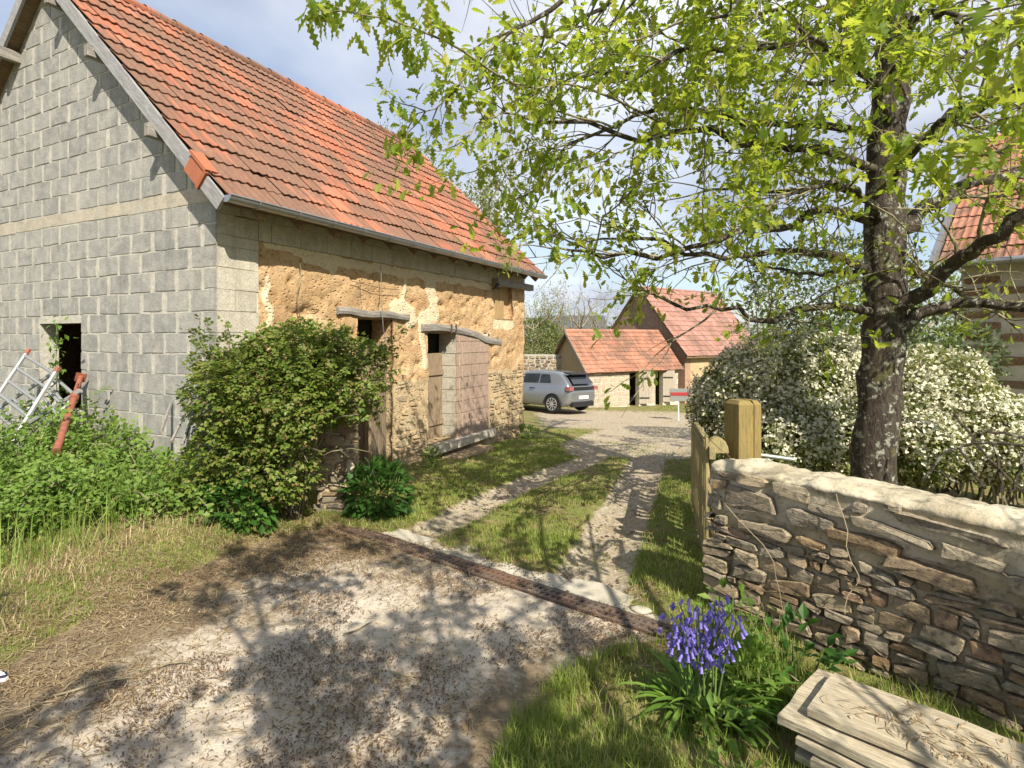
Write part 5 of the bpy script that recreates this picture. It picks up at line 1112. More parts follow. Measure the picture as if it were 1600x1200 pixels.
def keep1(p):                                            # thin the crown where the photo shows the barn front in full sun
    hit = onbarn(p[:, 0], p[:, 1], p[:, 2]); fw = p[:, 0] * FX + p[:, 1] * FY; rt = p[:, 0] * RX + p[:, 1] * RY
    out_ = (fw < .4) | (np.abs(rt / np.maximum(fw, .1)) > .95) | ((p[:, 2] - CAMZ) / np.maximum(fw, .1) > .64)
    k = (p[:, 2] - 1.2) / SUN.z; hx, hy = p[:, 0] - SUN.x * k, p[:, 1] - SUN.y * k; r_, f_ = hx * RX + hy * RY, hx * FX + hy * FY; hed = (r_ > 2) & (r_ < 6.5) & (f_ > 5) & (f_ < 8.5)
    px = 800 + FOC * rt / np.maximum(fw, .1); py = HOR - FOC * (p[:, 2] - CAMZ) / np.maximum(fw, .1)
    th_ = np.where(py > 370, .34, np.where((px > 1300) & (px < 1440) & (py > 130), .42, np.where((px > 1440) & (py > 200), .36, np.where(py > 280, .8, 1.0)))) * np.where(fbm(px / 90, py / 90 + fw, 2, 95) > .42, .95, .38)
    th_ = np.where(out_, 1, th_); hit = hit | (rng.random(len(p)) > th_) & (rng.random(len(p)) < 1.0)
    return (~hit | (rng.random(len(p)) < .10)) & (~(out_ & hed) | (rng.random(len(p)) < .2))
def keep2(p):                                            # gappy crown: leaves cut by where their shadow lands, to shape the dapples
    k = p[:, 2] / SUN.z; sx, sy = p[:, 0] - SUN.x * k, p[:, 1] - SUN.y * k; r_, f_ = sx * RX + sy * RY, sx * FX + sy * FY
    dens = np.where(r_ > .7, .10, np.where(r_ > -.1, np.where(f_ < 3.0, .18, .34), np.where(r_ < -2.1, .18, .37))); return fbm(sx * 3.5 + 5, sy * 3.5, 3, 91) > .78 - .60 * dens
tb = RF(3.53, 5.5); oak = thing('oak_tree', (tb.x, tb.y, -.2), 'oak with lichen mottled trunk behind the wall, fresh green leaves overhead', 'tree')
T = Tree()
tp_ = PL((1362, 800, 5.5), (1364, 740, 5.5), (1374, 600, 5.5), (1384, 480, 5.5), (1383, 330, 5.5), (1390, 150, 5.55), (1400, 0, 5.6), (1405, -250, 5.7), (1395, -500, 5.8))
tr = MB(); q = wob(tp_, .012, 40); rad = np.interp(np.linspace(0, 1, 40), [0, .06, .2, .4, .6, 1], [.255, .21, .188, .182, .165, .09]); tr.tube(q, list(rad * (1 + .04 * np.sin(np.arange(40) * 2.1))), 14); trunk = tr.build('trunk', M['bark'], oak, True)
for pts, r0, r1, sub in (
    ([(1385, 490, 5.45), (1440, 452, 5.2), (1500, 405, 4.9), (1560, 365, 4.6), (1650, 300, 4.3), (1760, 230, 4.0)], .085, .035, 1),
    ([(1390, 365, 5.5), (1430, 337, 5.6), (1490, 300, 5.7), (1560, 277, 5.9), (1660, 262, 6.1), (1800, 200, 6.2)], .09, .035, 1),
    ([(1385, 520, 5.45), (1450, 490, 5.3), (1500, 470, 5.2), (1600, 485, 4.9), (1720, 505, 4.7)], .075, .03, 1),
    ([(1390, 260, 5.5), (1470, 200, 5.3), (1540, 160, 5.1), (1660, 90, 4.8), (1800, 20, 4.6)], .08, .03, 1),
    ([(1375, 485, 5.5), (1300, 478, 5.2), (1240, 490, 5.0), (1190, 502, 4.8), (1130, 482, 4.6), (1050, 470, 4.4)], .045, .012, 1),
    ([(1375, 430, 5.5), (1310, 402, 5.4), (1270, 390, 5.2), (1180, 400, 5.0), (1100, 395, 4.8), (1000, 372, 4.6)], .052, .014, 1),
    ([(1378, 350, 5.5), (1300, 328, 5.3), (1240, 345, 5.1), (1170, 362, 4.9), (1080, 385, 4.6), (960, 398, 4.4), (890, 392, 4.2)], .05, .010, 1),
    ([(1380, 270, 5.5), (1290, 240, 5.2), (1200, 228, 4.9), (1100, 208, 4.6), (1000, 220, 4.3), (900, 190, 4.1), (830, 185, 3.9)], .05, .010, 1),
    ([(1380, 210, 5.5), (1260, 190, 5.3), (1160, 195, 5.2), (1060, 165, 5.0), (960, 190, 4.8), (860, 250, 4.6)], .045, .010, 1),
    ([(1385, 330, 5.6), (1300, 290, 6.2), (1220, 300, 6.5), (1150, 292, 6.6), (1080, 300, 6.7)], .05, .010, 1),
    ([(1390, 150, 5.5), (1280, 70, 5.1), (1180, 78, 4.8), (1095, 72, 4.6), (1000, 110, 4.4), (900, 120, 4.2)], .045, .010, 1),
    ([(1395, 60, 5.6), (1280, -60, 5.2), (1150, -70, 4.8), (1000, -20, 4.4), (900, 40, 4.2)], .05, .012, 1),
    ([(1395, 20, 5.6), (1300, 10, 6.2), (1200, 20, 6.4), (1120, 60, 6.4)], .05, .012, 1),
    ([(1395, -60, 5.6), (1280, -160, 5.1), (1120, -150, 4.5), (980, -60, 4.0), (860, 20, 3.7), (780, 60, 3.5)], .05, .010, 1),
    ([(1398, -120, 5.6), (1500, -200, 5.0), (1600, -200, 4.4), (1700, -250, 3.9)], .06, .02, 1),
    ([(1398, -200, 5.7), (1400, -320, 5.0), (1350, -420, 4.2), (1250, -480, 3.6)], .06, .02, 1),
    ([(1398, -200, 5.7), (1500, -330, 6.2), (1600, -420, 6.8)], .06, .02, 1),
    ([(1398, -160, 5.7), (1300, -260, 6.3), (1220, -300, 6.5), (1150, -310, 6.6)], .06, .015, 1),
    ([(1390, 200, 5.5), (1360, 120, 4.8), (1300, 70, 4.1), (1240, 50, 3.6)], .04, .010, 1),
    ([(1395, 110, 5.5), (1430, 40, 4.7), (1470, 20, 4.0), (1510, 50, 3.4)], .04, .010, 1),
    ([(1390, 300, 5.5), (1430, 230, 4.8), (1480, 180, 4.1), (1530, 160, 3.6)], .04, .010, 1),
    ([(1385, 350, 5.5), (1340, 300, 4.9), (1280, 290, 4.3), (1210, 315, 3.9)], .038, .010, 1),
    ([(1395, 10, 5.6), (1330, -60, 4.7), (1220, -40, 4.0), (1120, 30, 3.6)], .04, .010, 1),
    ([(1395, 60, 5.6), (1460, 90, 5.9), (1540, 80, 6.2), (1640, 60, 6.4)], .04, .012, 1),
    ([(1385, 420, 5.5), (1300, 430, 6.2), (1220, 420, 6.8), (1140, 400, 7.0)], .035, .010, 1),
    ([(1390, 140, 5.6), (1310, 130, 6.0), (1220, 130, 6.2), (1140, 120, 6.2)], .04, .010, 1),
    ([(1385, 400, 5.5), (1450, 430, 6.2), (1540, 470, 6.8), (1640, 470, 7.0)], .05, .02, 1)):
    limb(T, PL(*pts), r0, r1, 16, .022)
# long bare sprig reaching out over the barn roof, leaves only at its end
sp2 = PL((1040, 195, 4.4), (930, 140, 4.0), (810, 132, 3.6), (705, 70, 3.25), (640, 42, 3.1), (590, 22, 3.05), (505, 18, 3.0)); q2 = wob(sp2, .008, 18); T.tw.tube(q2, [.010 - .0065 * i / 17 for i in range(18)], 5, False)
T3 = Tree()
for i in (9, 10, 11, 12, 13, 14, 15, 16, 17):
    for k in range(2): twig(T3, q2[i], (q2[i] - q2[i - 1]).normalized() * .6 + Vector((random.gauss(0, .5), random.gauss(0, .5), random.gauss(0, .5) + .1)), random.uniform(.10, .24), .003, 0, .05, 4)
sp3 = PL((960, 200, 4.2), (880, 175, 4.0), (800, 130, 3.8), (745, 140, 3.6), (690, 125, 3.5)); q3 = wob(sp3, .01, 12); T.tw.tube(q3, [.009 - .006 * i / 11 for i in range(12)], 5, False)
for i in range(3, 12):
    twig(T3, q3[i], (q3[i] - q3[i - 1]).normalized() * .6 + Vector((random.gauss(0, .5), random.gauss(0, .5), random.gauss(0, .5))), random.uniform(.10, .22), .003, 0, .05, 4)
T.big.build('limbs', M['bark'], trunk, True); crown = add('crown', None, None, oak)
tag(T.tw.build('twigs', M['twig'], crown, True), kind='stuff'); tag(T3.tw.build('sprig_twigs', M['twig'], crown, True), kind='stuff')
leafing(T, 'leaves', M['oak_leaf'], crown, (5, 8), (.045, .105), .05, nearn=200, keep=keep1)
leafing(T3, 'sprig_leaves', M['oak_leaf'], crown, (2, 3), (.09, .14), .03, L_OAK2, hang=.9)
tp = np.array(T.tips); k = rng.random(len(tp)) < .35; cp = np.repeat(tp[k], 3, 0) + rng.normal(0, .03, (k.sum() * 3, 3)); n_ = len(cp)
foliage('catkins', (np.array([(-.5, 0, 0), (.5, 0, 0), (.4, 10, .6), (-.4, 10, -.4)], np.float32), np.array([(0, 1, 2, 3)])), cp, np.array([0, 0, -1.]) + rdir(n_) * .25, rdir(n_), np.full(n_, .0042), M['weed_leaf'], crown)
# second oak right of the photographer: one branch hangs into the top right corner, its crown dapples the drive
o2 = Vector((4.05, -2.55, .1)); oak2 = thing('oak_tree', o2, 'nearer oak whose large bright leaves hang into the top right corner', 'tree')
T = Tree(); tr = MB(); tr.tube(wob([o2 + Vector((0, 0, -.2)), o2 + Vector((.05, .05, 1.5)), o2 + Vector((-.1, .1, 2.6)), o2 + Vector((-.2, .1, 4.2)), o2 + Vector((-.1, .2, 5.8))], .02, 20), list(np.linspace(.26, .10, 20)), 12); trunk2 = tr.build('trunk', M['bark'], oak2, True)
for a, z0, L, rise in ((2.4, 2.6, 3.4, 1.0), (3.0, 3.2, 3.6, 1.2), (1.9, 3.0, 3.6, 1.2), (3.5, 3.9, 3.4, 1.2), (2.65, 4.2, 3.6, 1.3), (1.4, 3.7, 3.2, 1.5), (4.1, 4.0, 3.0, 1.4), (2.2, 4.9, 3.2, 1.4), (3.2, 5.2, 3.0, 1.3), (5.2, 4.2, 2.6, 1.5), (.4, 4.0, 2.6, 1.5), (2.7, 5.9, 2.6, 1.2), (1.6, 5.6, 2.6, 1.3)):
    z0 -= 1.05; b = o2 + Vector((-.1, .08, z0)); e = b + Vector((math.cos(a) * L, math.sin(a) * L, rise)); mid = b.lerp(e, .5) + Vector((random.gauss(0, .2), random.gauss(0, .2), .25)); limb(T, [b, mid, e], .045, .010, 12, .03, .26, (.55, 1.05))
near_t = Tree()
for pts in ([(1760, -160, 2.2), (1680, -60, 1.95), (1600, 20, 1.75), (1540, 70, 1.65)], [(1760, 60, 2.1), (1690, 120, 1.9), (1620, 160, 1.8), (1570, 190, 1.75)], [(1500, -160, 2.6), (1440, -60, 2.4), (1370, 20, 2.3), (1310, 70, 2.25)], [(1660, 180, 1.9), (1560, 230, 2.0), (1470, 250, 2.1), (1420, 260, 2.15)]):
    q = wob(PL(*pts), .01, 9); T.tw.tube(q, [.008 - .005 * i / 8 for i in range(9)], 5, False)
    for i in range(3, 9):
        for k in range(2): twig(near_t, q[i], (q[i] - q[i - 1]).normalized() + Vector((random.gauss(0, .6), random.gauss(0, .6), random.gauss(0, .4))), random.uniform(.08, .16), .0025, 0, .0, 4)
b = o2 + Vector((-.1, .1, 2.9)); T.big.tube(wob([b, b.lerp(P(1760, -160, 2.2), .5) + Vector((0, 0, .5)), P(1760, -160, 2.2)], .02, 10), list(np.linspace(.05, .009, 10)), 6); T.big.tube(wob([b, b.lerp(P(1760, 60, 2.1), .5) + Vector((0, 0, .3)), P(1760, 60, 2.1), P(1660, 180, 1.9)], .02, 10), list(np.linspace(.05, .008, 10)), 6); T.big.tube(wob([b, b.lerp(P(1500, -160, 2.6), .5) + Vector((0, 0, .8)), P(1500, -160, 2.6)], .02, 10), list(np.linspace(.05, .009, 10)), 6)
T.big.build('limbs', M['bark'], trunk2, True); crown2 = add('crown', None, None, oak2); tag(T.tw.build('twigs', M['twig'], crown2, True), kind='stuff'); tag(near_t.tw.build('sprig_twigs', M['twig'], crown2, True), kind='stuff')
leafing(T, 'leaves', M['oak_leaf'], crown2, (10, 14), (.07, .12), .06, keep=keep2); leafing(near_t, 'near_leaves', M['oak_leaf'], crown2, (1, 2), (.07, .115), .02, L_OAK2, nearn=90)

# ------------------------------------------------------------------ white blossoming shrubs
fl = np.concatenate([np.array([(-.5, -.5, .05 * k), (.5, -.5, 0), (.5, .5, .1), (-.5, .5, 0)], np.float32) @ np.array([[math.cos(k), math.sin(k), 0], [-math.sin(k), math.cos(k), 0], [0, 0, 1]], np.float32) + np.array([(.55 * math.cos(k * 2.1), .55 * math.sin(k * 2.1), .12 * k)], np.float32) for k in range(3)]); ff = np.array([(0, 1, 2, 3), (4, 5, 6, 7), (8, 9, 10, 11)])
def shrub(name, label, lumps, nl, nf, seed, base):
    t = thing(name, base, label, 'shrub', 'white blossoming shrubs behind the wall'); m = MB(); Pp = []; D = []; Fp = []; Fd = []
    for i, (c, r, wt_) in enumerate(lumps):
        p_, d_ = lump(int(nl * wt_), c, r, seed + i, .7); Pp.append(p_); D.append(d_); p_, d_ = lump(int(nf * wt_), c, tuple(x * 1.03 for x in r), seed + i, .97); k = rng.random(len(p_)) < (.42 + .58 * sstep(-.45, .45, d_[:, 2])) * (.35 + .65 * sstep(.35, .6, fbm(p_[:, 0] * 3, p_[:, 2] * 3 + p_[:, 1], 3, seed))); p_ = np.repeat(p_[k][::3], 3, 0) + rng.normal(0, .028, (len(p_[k][::3]) * 3, 3)); Fp.append(p_); Fd.append(np.repeat(d_[k][::3], 3, 0))
        for k in range(int(26 * wt_) + 6):
            e = Vector(c) + Vector((random.gauss(0, r[0] * .5), random.gauss(0, r[1] * .5), random.uniform(-.2, .9) * r[2])); b = Vector((c[0] + random.gauss(0, .15), c[1] + random.gauss(0, .15), base[2])); m.tube(wob([b, b.lerp(e, .5) + Vector((0, 0, .25)), e], .02, 7), [.014 - .0017 * j for j in range(7)], 4, False)
    m.build('stems', M['twig'], t); pos = np.concatenate(Pp); d = np.concatenate(D); ok = pos[:, 2] > base[2]; pos, d = pos[ok], d[ok]; n = len(pos)
    foliage('leaves', L_SIMPLE, pos, d + rdir(n), d * .4 + np.array([0, 0, 1.]) + rdir(n) * .6, rng.uniform(.035, .075, n), M['hedge_leaf'], t)
    pos = np.concatenate(Fp); d = np.concatenate(Fd); n = len(pos); foliage('blossom', (fl, ff), pos, rdir(n), d + rdir(n) * .7 + np.array([0, 0, .4]), rng.uniform(.010, .023, n), M['petal'], t)
shrub('blossom_shrub', 'wide shrub covered in white blossom between gate and oak trunk', [(P(1215, 620, 7.2), (.95, .8, .85), 1), (P(1140, 640, 7.6), (.55, .6, .62), .5), (P(1300, 610, 7.0), (.65, .7, .8), .7), (P(1240, 690, 6.6), (.9, .6, .55), .6)], 11000, 21000, 100, (RF(3.4, 7.0).x, RF(3.4, 7.0).y, -.3))
shrub('blossom_shrub', 'shrub with dense white blossom right of the oak trunk', [(P(1455, 640, 6.6), (.75, .7, .75), .9), (P(1530, 680, 6.2), (.6, .6, .55), .7), (P(1420, 690, 6.2), (.5, .5, .5), .5), (P(1590, 700, 6.2), (.5, .5, .45), .5)], 9000, 18000, 120, (RF(5.2, 6.5).x, RF(5.2, 6.5).y, -.2))
t = thing('dark_shrub', RF(5.4, 8.6, -.3), 'dark evergreen shrub behind the oak below the roof', 'shrub'); p_, d_ = lump(3800, P(1300, 450, 10.5), (1.6, 1.4, 1.0), 140, .7); p2, d2 = lump(1500, P(1470, 560, 8.6), (.8, .8, .7), 141, .7); pos = np.concatenate([p_, p2]); d = np.concatenate([d_, d2]); n_ = len(pos); foliage('leaves', L_SIMPLE, pos, d + rdir(n_), d * .3 + np.array([0, 0, 1.]) + rdir(n_) * .6, rng.uniform(.07, .13, n_), M['wood_leaf'], t)
m = MB()
for k in range(14): e = Vector(pos[random.randrange(n_)]); b = Vector((e.x * .8 + RF(6, 10).x * .2, e.y * .8 + RF(6, 10).y * .2, -.4)); m.tube(wob([b, b.lerp(e, .5), e], .03, 6), [.03, .025, .02, .016, .012, .008], 5, False)
m.build('stems', M['twig'], t)
# arching dark bramble stems in front of the right shrub
m = MB()
for pts in ([(1440, 752, 4.4), (1480, 705, 4.3), (1540, 692, 4.2), (1610, 698, 4.1), (1660, 720, 4.0)], [(1490, 645, 4.8), (1530, 700, 4.6), (1570, 740, 4.4), (1610, 780, 4.2)], [(1552, 690, 4.4), (1562, 730, 4.3), (1566, 770, 4.2)], [(1500, 700, 4.5), (1520, 735, 4.4), (1540, 765, 4.3)], [(1520, 682, 4.6), (1560, 676, 4.5), (1620, 690, 4.4)], [(1466, 735, 4.4), (1500, 757, 4.3)], [(1600, 705, 4.2), (1590, 740, 4.2), (1580, 770, 4.2)]): m.tube(wob(PL(*pts), .006, 10), .011, 5, False)
t = thing('bare_bramble', RF(3.6, 4.3, -.1), 'dark bare bramble stems arching behind the wall at right', 'bramble'); m.build('stems', M['bark'], t)

# ------------------------------------------------------------------ house at the right edge
hd = 9.6; hc = RF((1472 - 800) / FOC * hd, hd); hu = RF(.6, -.8); hu.z = 0; hu.normalize(); hv = Vector((-hu.y, hu.x, 0)); 
if hv.dot(Vector((FX, FY, 0))) < 0: hv = -hv
hz0, hez = -.4, CAMZ - (410 - HOR) / FOC * hd; HL, HD, HR = 5.0, 5.0, 2.65
house = thing('house', (hc.x, hc.y, hz0), 'rendered house with stone quoins and orange tiled roof at right edge', 'house')
def hp(a, b, z): return hc + hu * a + hv * b + Vector((0, 0, z))
m = MB(); m.extrude([hp(.2, .25, hz0), hp(.2, HD, hz0), hp(.2, HD, hez), hp(.2, HD / 2 + .12, hez + HR - .3), hp(.2, .25, hez - .02)], hu * (HL - .2)); m.build('wall', M['render'], house)
m = MB(); m.extrude([hp(-.05, -.05, hez - .02), hp(-.05, HD / 2, hez + HR), hp(-.05, HD + .3, hez - .02), hp(-.05, HD + .3, hez - .10), hp(-.05, HD / 2, hez + HR - .12), hp(-.05, -.05, hez - .10)], hu * HL); hroof = m.build('roof', M['wood_dark'], house)
rv = (hp(0, HD / 2, hez + HR) - hp(0, 0, hez)); rL = rv.length; rv.normalize(); rn = hu.cross(rv); rn = rn if rn.z > 0 else -rn
tile_roof(hroof, M['tile_far'], hp(-.02, -.10, hez - .04), hu, rv, rn, 5.0, rL + .08, .22, .30, lambda c, r: c < 9 and r < 9)
m = MB(); m.box(hp(-.12, -.10, hez - .14), hu * .07, rv * (rL + .1), rn * .22); m.build('verge_flashing', M['zinc'], house)
m = MB(); m.tube([hp(-.1, -.16, hez - .07), hp(HL, -.16, hez - .07)], .06, 8); m.build('gutter', M['zinc'], house, True)
z = hz0 + .3; k = 0
while z < hez - .3:
    for (a, l) in (((.2, .42), (.66, .5)) if k % 2 else ((.2, .58), )):
        if random.random() < .9: set_stones(house, M['stone_red'], hp(a + l / 2, .248, z), hu, Vector((0, 0, 1)), -hv, [(0, 0, l, .16)], .02, (.012, .025), 0, .02, name='quoin')
    z += .19; k += 1

# ------------------------------------------------------------------ pigsty shed, big old barn, car and the rest of the yard
SC = RF(3.0, 22.0); su = RF(.861, .508); su.z = 0; sv = RF(-.508, .861); sv.z = 0; sL, sH, sz0 = 4.9, -1.2, -1.15
sez = CAMZ - 49 / FOC * 22; srz = sez + 1.5; sd_ = 1.30
def sp(a, b, z): return SC + su * a + sv * b + Vector((0, 0, z))
shed = thing('shed', (SC.x, SC.y, sz0), 'low block pigsty shed with orange tiled roof and two doors', 'shed')
ops = ((2.10, 2.62), (3.55, 3.98))
m = MB(); xs = [0] + [v for o in ops for v in o] + [sL]
for a, b in zip(xs[::2], xs[1::2]): m.box(sp(a, 0, sz0 - .2), su * (b - a), sv * .2, (0, 0, sez - sz0 + .12))
for a, b in ops: m.box(sp(a, 0, sez - .10), su * (b - a), sv * .2, (0, 0, .04))
fwall = m.build('front_wall', M['mortar_light'], shed); bl = MB(); z = sz0; k = 0
while z < sez - .12:
    for a, b in zip(xs[::2], xs[1::2]):
        x = a - (.2 if k % 2 else 0)
        while x < b - .03:
            x0, x1 = max(x, a) + .018, min(x + .42, b) - .018
            if x1 - x0 > .05: bl.box(sp(x0, -.014, z + .016), su * (x1 - x0), sv * .03, (0, 0, .163))
            x += .42
    z += .195; k += 1
tag(bl.build('block_courses', M['far_block'], fwall), kind='stuff')
m = MB(); gw = lambda a: m.extrude([sp(a, .02, sz0 - .2), sp(a, 2 * sd_, sz0 - .2), sp(a, 2 * sd_, sez), sp(a, sd_, srz - .06), sp(a, .02, sez)], su * .18)
gw(-.004); gw(sL - .18); m.box(sp(0, 2 * sd_ - .2, sz0), su * sL, sv * .2, (0, 0, sez - sz0)); m.build('ochre_wall', M['ochre'], shed)
m = MB(); m.extrude([sp(-.2, -.12, sez - .14), sp(-.2, sd_, srz - .02), sp(-.2, 2 * sd_ + .2, sez - .2), sp(-.2, 2 * sd_ + .2, sez - .26), sp(-.2, sd_, srz - .10), sp(-.2, -.12, sez - .20)], su * (sL + .3)); sroof = m.build('roof', M['wood_dark'], shed)
rv2 = (sp(0, sd_, srz) - sp(0, -.15, sez - .15)); rl2 = rv2.length; rv2.normalize(); rn2 = su.cross(rv2); rn2 = rn2 if rn2.z > 0 else -rn2
tile_roof(sroof, M['tile_far'], sp(-.24, -.17, sez - .15), su, rv2, rn2, sL + .4, rl2, .2, .21, lambda c, r: False, restname='roof_tiles')
m = MB(); m.tube([sp(-.24, sd_, srz + .01), sp(sL + .1, sd_, srz + .01)], .09, 8); m.build('ridge_tiles', M['tile_far'], sroof, True)
m = MB(); m.box(sp(-.26, -.14, sez - .20), su * .04, sp(0, sd_, srz) - sp(0, -.14, sez - .14), (0, 0, .12)); m.build('verge_board', M['wood_grey'], shed)
for a, b in ops:
    m = MB(); m.box(sp(a - .02, .6, sz0 - .1), su * (b - a + .04), sv * .02, (0, 0, 1.5)); m.build('shade_black', M['dark'], shed)  # flat black sheet behind the door, shade of the interior painted in
    dr = add('door', None, None, shed); aa = math.radians(35); du = su * math.cos(aa) - sv * math.sin(aa); dn = sv * math.cos(aa) + su * math.sin(aa)
    for i in range(4): boxm('plank', M['wood_shed'], dr, sp(b, -.02, sz0 + .03) + du * (.125 * i), du * .12, dn * .03, (0, 0, 1.34))
    for z in (.25, 1.05): boxm('hinge', M['dark_iron'], dr, sp(b, -.05, sz0 + z) , du * .4, dn * .02, (0, 0, .045))
BD = 27.0; bc_ = RF((1000 - 800) / FOC * BD, BD); bu = RF(.80, .60); bu.z = 0; bv = RF(-.60, .80); bv.z = 0
# apex over bc_, ridge along bu; gable faces left and towards us
bz0, brz = -1.6, CAMZ + 81 / FOC * BD; bez = brz - 3.0; bh = 2.55
def bp(a, b, z): return bc_ + bu * a + bv * b + Vector((0, 0, z))
ob_ = thing('old_barn', (bc_.x, bc_.y, bz0), 'taller old brick barn with faded tiled roof behind the shed', 'barn')
m = MB(); m.extrude([bp(0, -bh, bz0), bp(0, bh, bz0), bp(0, bh, bez), bp(0, 0, brz - .08), bp(0, -bh, bez)], bu * .4); gb = m.build('gable', M['brick_old'], ob_)
m = MB(); m.box(bp(.4, -bh, bz0), bu * 5.3, bv * .3, (0, 0, bez - bz0)); m.box(bp(.4, bh - .3, bz0), bu * 5.3, bv * .3, (0, 0, bez - bz0)); m.extrude([bp(5.7, -bh, bz0), bp(5.7, bh, bz0), bp(5.7, bh, bez), bp(5.7, 0, brz - .08), bp(5.7, -bh, bez)], bu * .3); m.build('side_wall', M['ochre'], ob_)
m = MB(); m.extrude([bp(-.2, -bh - .25, bez - .30), bp(-.2, 0, brz), bp(-.2, bh + .25, bez - .30), bp(-.2, bh + .25, bez - .38), bp(-.2, 0, brz - .08), bp(-.2, -bh - .25, bez - .38)], bu * 6.3); br_ = m.build('roof', M['wood_dark'], ob_)
rv3 = bp(0, 0, brz) - bp(0, -bh - .25, bez - .30); l3 = rv3.length; rv3.normalize(); rn3 = bu.cross(rv3); rn3 = rn3 if rn3.z > 0 else -rn3
tile_roof(br_, M['tile_pink'], bp(-.22, -bh - .27, bez - .30), bu, rv3, rn3, 6.4, l3, .24, .30, lambda c, r: False, simple=True)
for b, z in ((.0, 1.2), (.5, -.1), (-.3, .35)):
    m = MB(); m.box(bp(-.02, b, bez + z), bu * .03, bv * .16, (0, 0, .2)); m.build('vent_shade', M['dark'], gb)  # solid dark blocks on the brick, shade of the vents put into colour
m = MB(); m.box(bp(-.02, -.55, bez - .9), bu * .025, bv * 1.1, (0, 0, .35)); m.build('brick_lintel', M['stone_red'], gb)
# rubble wall behind the car
a0 = RF(-1.2, 24.0); yw = thing('yard_wall', (a0.x, a0.y, -1.3), 'rubble stone yard wall behind the parked car', 'wall'); wu = RF(1, -.12); wu.z = 0; wu.normalize(); wv = Vector((-wu.y, wu.x, 0))
m = MB(); m.box(a0 + Vector((0, 0, -1.5)), wu * 4.6, wv * .4, (0, 0, 2.4)); m.build('core', M['mortar'], yw); wm = -wv if wv.dot(Vector((FX, FY, 0))) > 0 else wv
set_stones(yw, M['schist'], a0 + Vector((0, 0, -.9)) + (wv * .4 if wm.dot(wv) > 0 else Vector()), wu, Vector((0, 0, 1)), wm, lay(4.5, 1.78, .12, .22, .14, .32), .03, (.03, .05))
# sign panel half hidden by the blossom
q = RF((1060 - 800) / FOC * 18, 18); sg = thing('sign_panel', (q.x, q.y, -1.0), 'grey panel with a red stripe on a white post by the hedge', 'sign'); m = MB(); m.tube([q + Vector((0, 0, -1.1)), q + Vector((0, 0, -.43))], .022, 6); m.build('post', M['white_paint'], sg)
m = MB(); m.box(q - u_ * .26 + Vector((0, 0, -.42)), u_ * .6, w_ * .04, (0, 0, .40)); m.build('panel', M['galv'], sg); n = N('red_paint'); M['red'] = n.fin((.33, .035, .035), .6); m = MB(); m.box(q - u_ * .25 - w_ * .012 + Vector((0, 0, -.24)), u_ * .58, w_ * .01, (0, 0, .10)); m.build('stripe', M['red'], sg)

# ------------------------------------------------------------------ parked hatchback
n = N('car_paint'); M['paint'] = n.fin((.27, .285, .32), .25, None, .6, .5); n.bs.inputs['Coat Weight'].default_value = .6
n = N('car_glass'); M['glass'] = n.fin((.02, .025, .03), .06, None, 0, .6)
n = N('black_plastic'); M['plastic'] = n.fin((.02, .02, .022), .55); n = N('tail_lamp'); M['tail'] = n.fin((.30, .10, .10), .2, None, 0, .6); n = N('plate'); M['plate'] = n.fin((.75, .75, .72), .4); n = N('tyre'); M['tyre'] = n.fin((.018, .018, .018), .85); n = N('alloy'); M['alloy'] = n.fin((.55, .55, .55), .35, None, .7)
ca = RF(2.42, 19.3); fwd = RF(-.74, .67); fwd.z = 0; fwd.normalize(); lft = Vector((-fwd.y, fwd.x, 0)); cz_ = float(gz(ca.x, ca.y)) + .03
Mc = frame(Vector((ca.x, ca.y, cz_)), fwd, lft, Vector((0, 0, 1))) @ Matrix.Rotation(math.radians(2.0), 4, 'X')
car = tag(add('car', None, None, None, Mc), 'grey hatchback parked beyond the barn corner, seen from behind', 'car')
def cadd(mb, name, mat, par=None, smooth=True): return add(name, mb.mesh(name, smooth), mat, par or car, Mc)
# x forward from the rear bumper, half width, heights: sill, belt, roof (roof = belt where there is no cabin)
st = [(-.02, .70, .42, .72, .72), (.05, .80, .30, .92, .96), (.18, .85, .24, .98, 1.10), (.45, .87, .21, .98, 1.36), (.8, .875, .20, .97, 1.42), (1.5, .88, .19, .95, 1.44), (2.2, .88, .19, .94, 1.41), (2.75, .875, .20, .93, 1.15), (3.1, .865, .20, .92, .97), (3.6, .83, .22, .82, .86), (3.95, .72, .28, .66, .68), (4.05, .55, .36, .55, .56)]
rows = []
for x, w, s_, b_, r_ in st:
    cab = max(0, (r_ - b_) / .46); half = [(w * .80, s_), (w * .97, s_ + .05), (w, (s_ + b_) * .5), (w * .965, b_ - .04), (w * (.94 - .02 * cab), b_), (w * (.93 - .19 * cab), b_ + (r_ - b_) * .82), (w * (.85 - .22 * cab), r_ - .012 * cab), (w * .30, r_ + .012)]
    rows.append([(x, y, z) for y, z in half] + [(x, -y, z) for y, z in half[::-1]])
m = MB(); m.grid(rows, close=True, flip=True); m.face(rows[0]); m.face(rows[-1][::-1]); body = cadd(m, 'body', M['paint']); md = body.modifiers.new('subdivision', 'SUBSURF'); md.levels = 1; md.render_levels = 2
def interp(x):
    xs_ = [s_[0] for s_ in st]; return [float(np.interp(x, xs_, [s_[k] for s_ in st])) for k in (1, 2, 3, 4)]
def sidey(x, f):                                        # y, z on the flank between belt (0) and roof (1)
    w, s_, b_, r_ = interp(x); cab = max(0, (r_ - b_) / .46); return w * (.94 - .02 * cab - (.17 * cab) * f / .82), b_ + (r_ - b_) * f
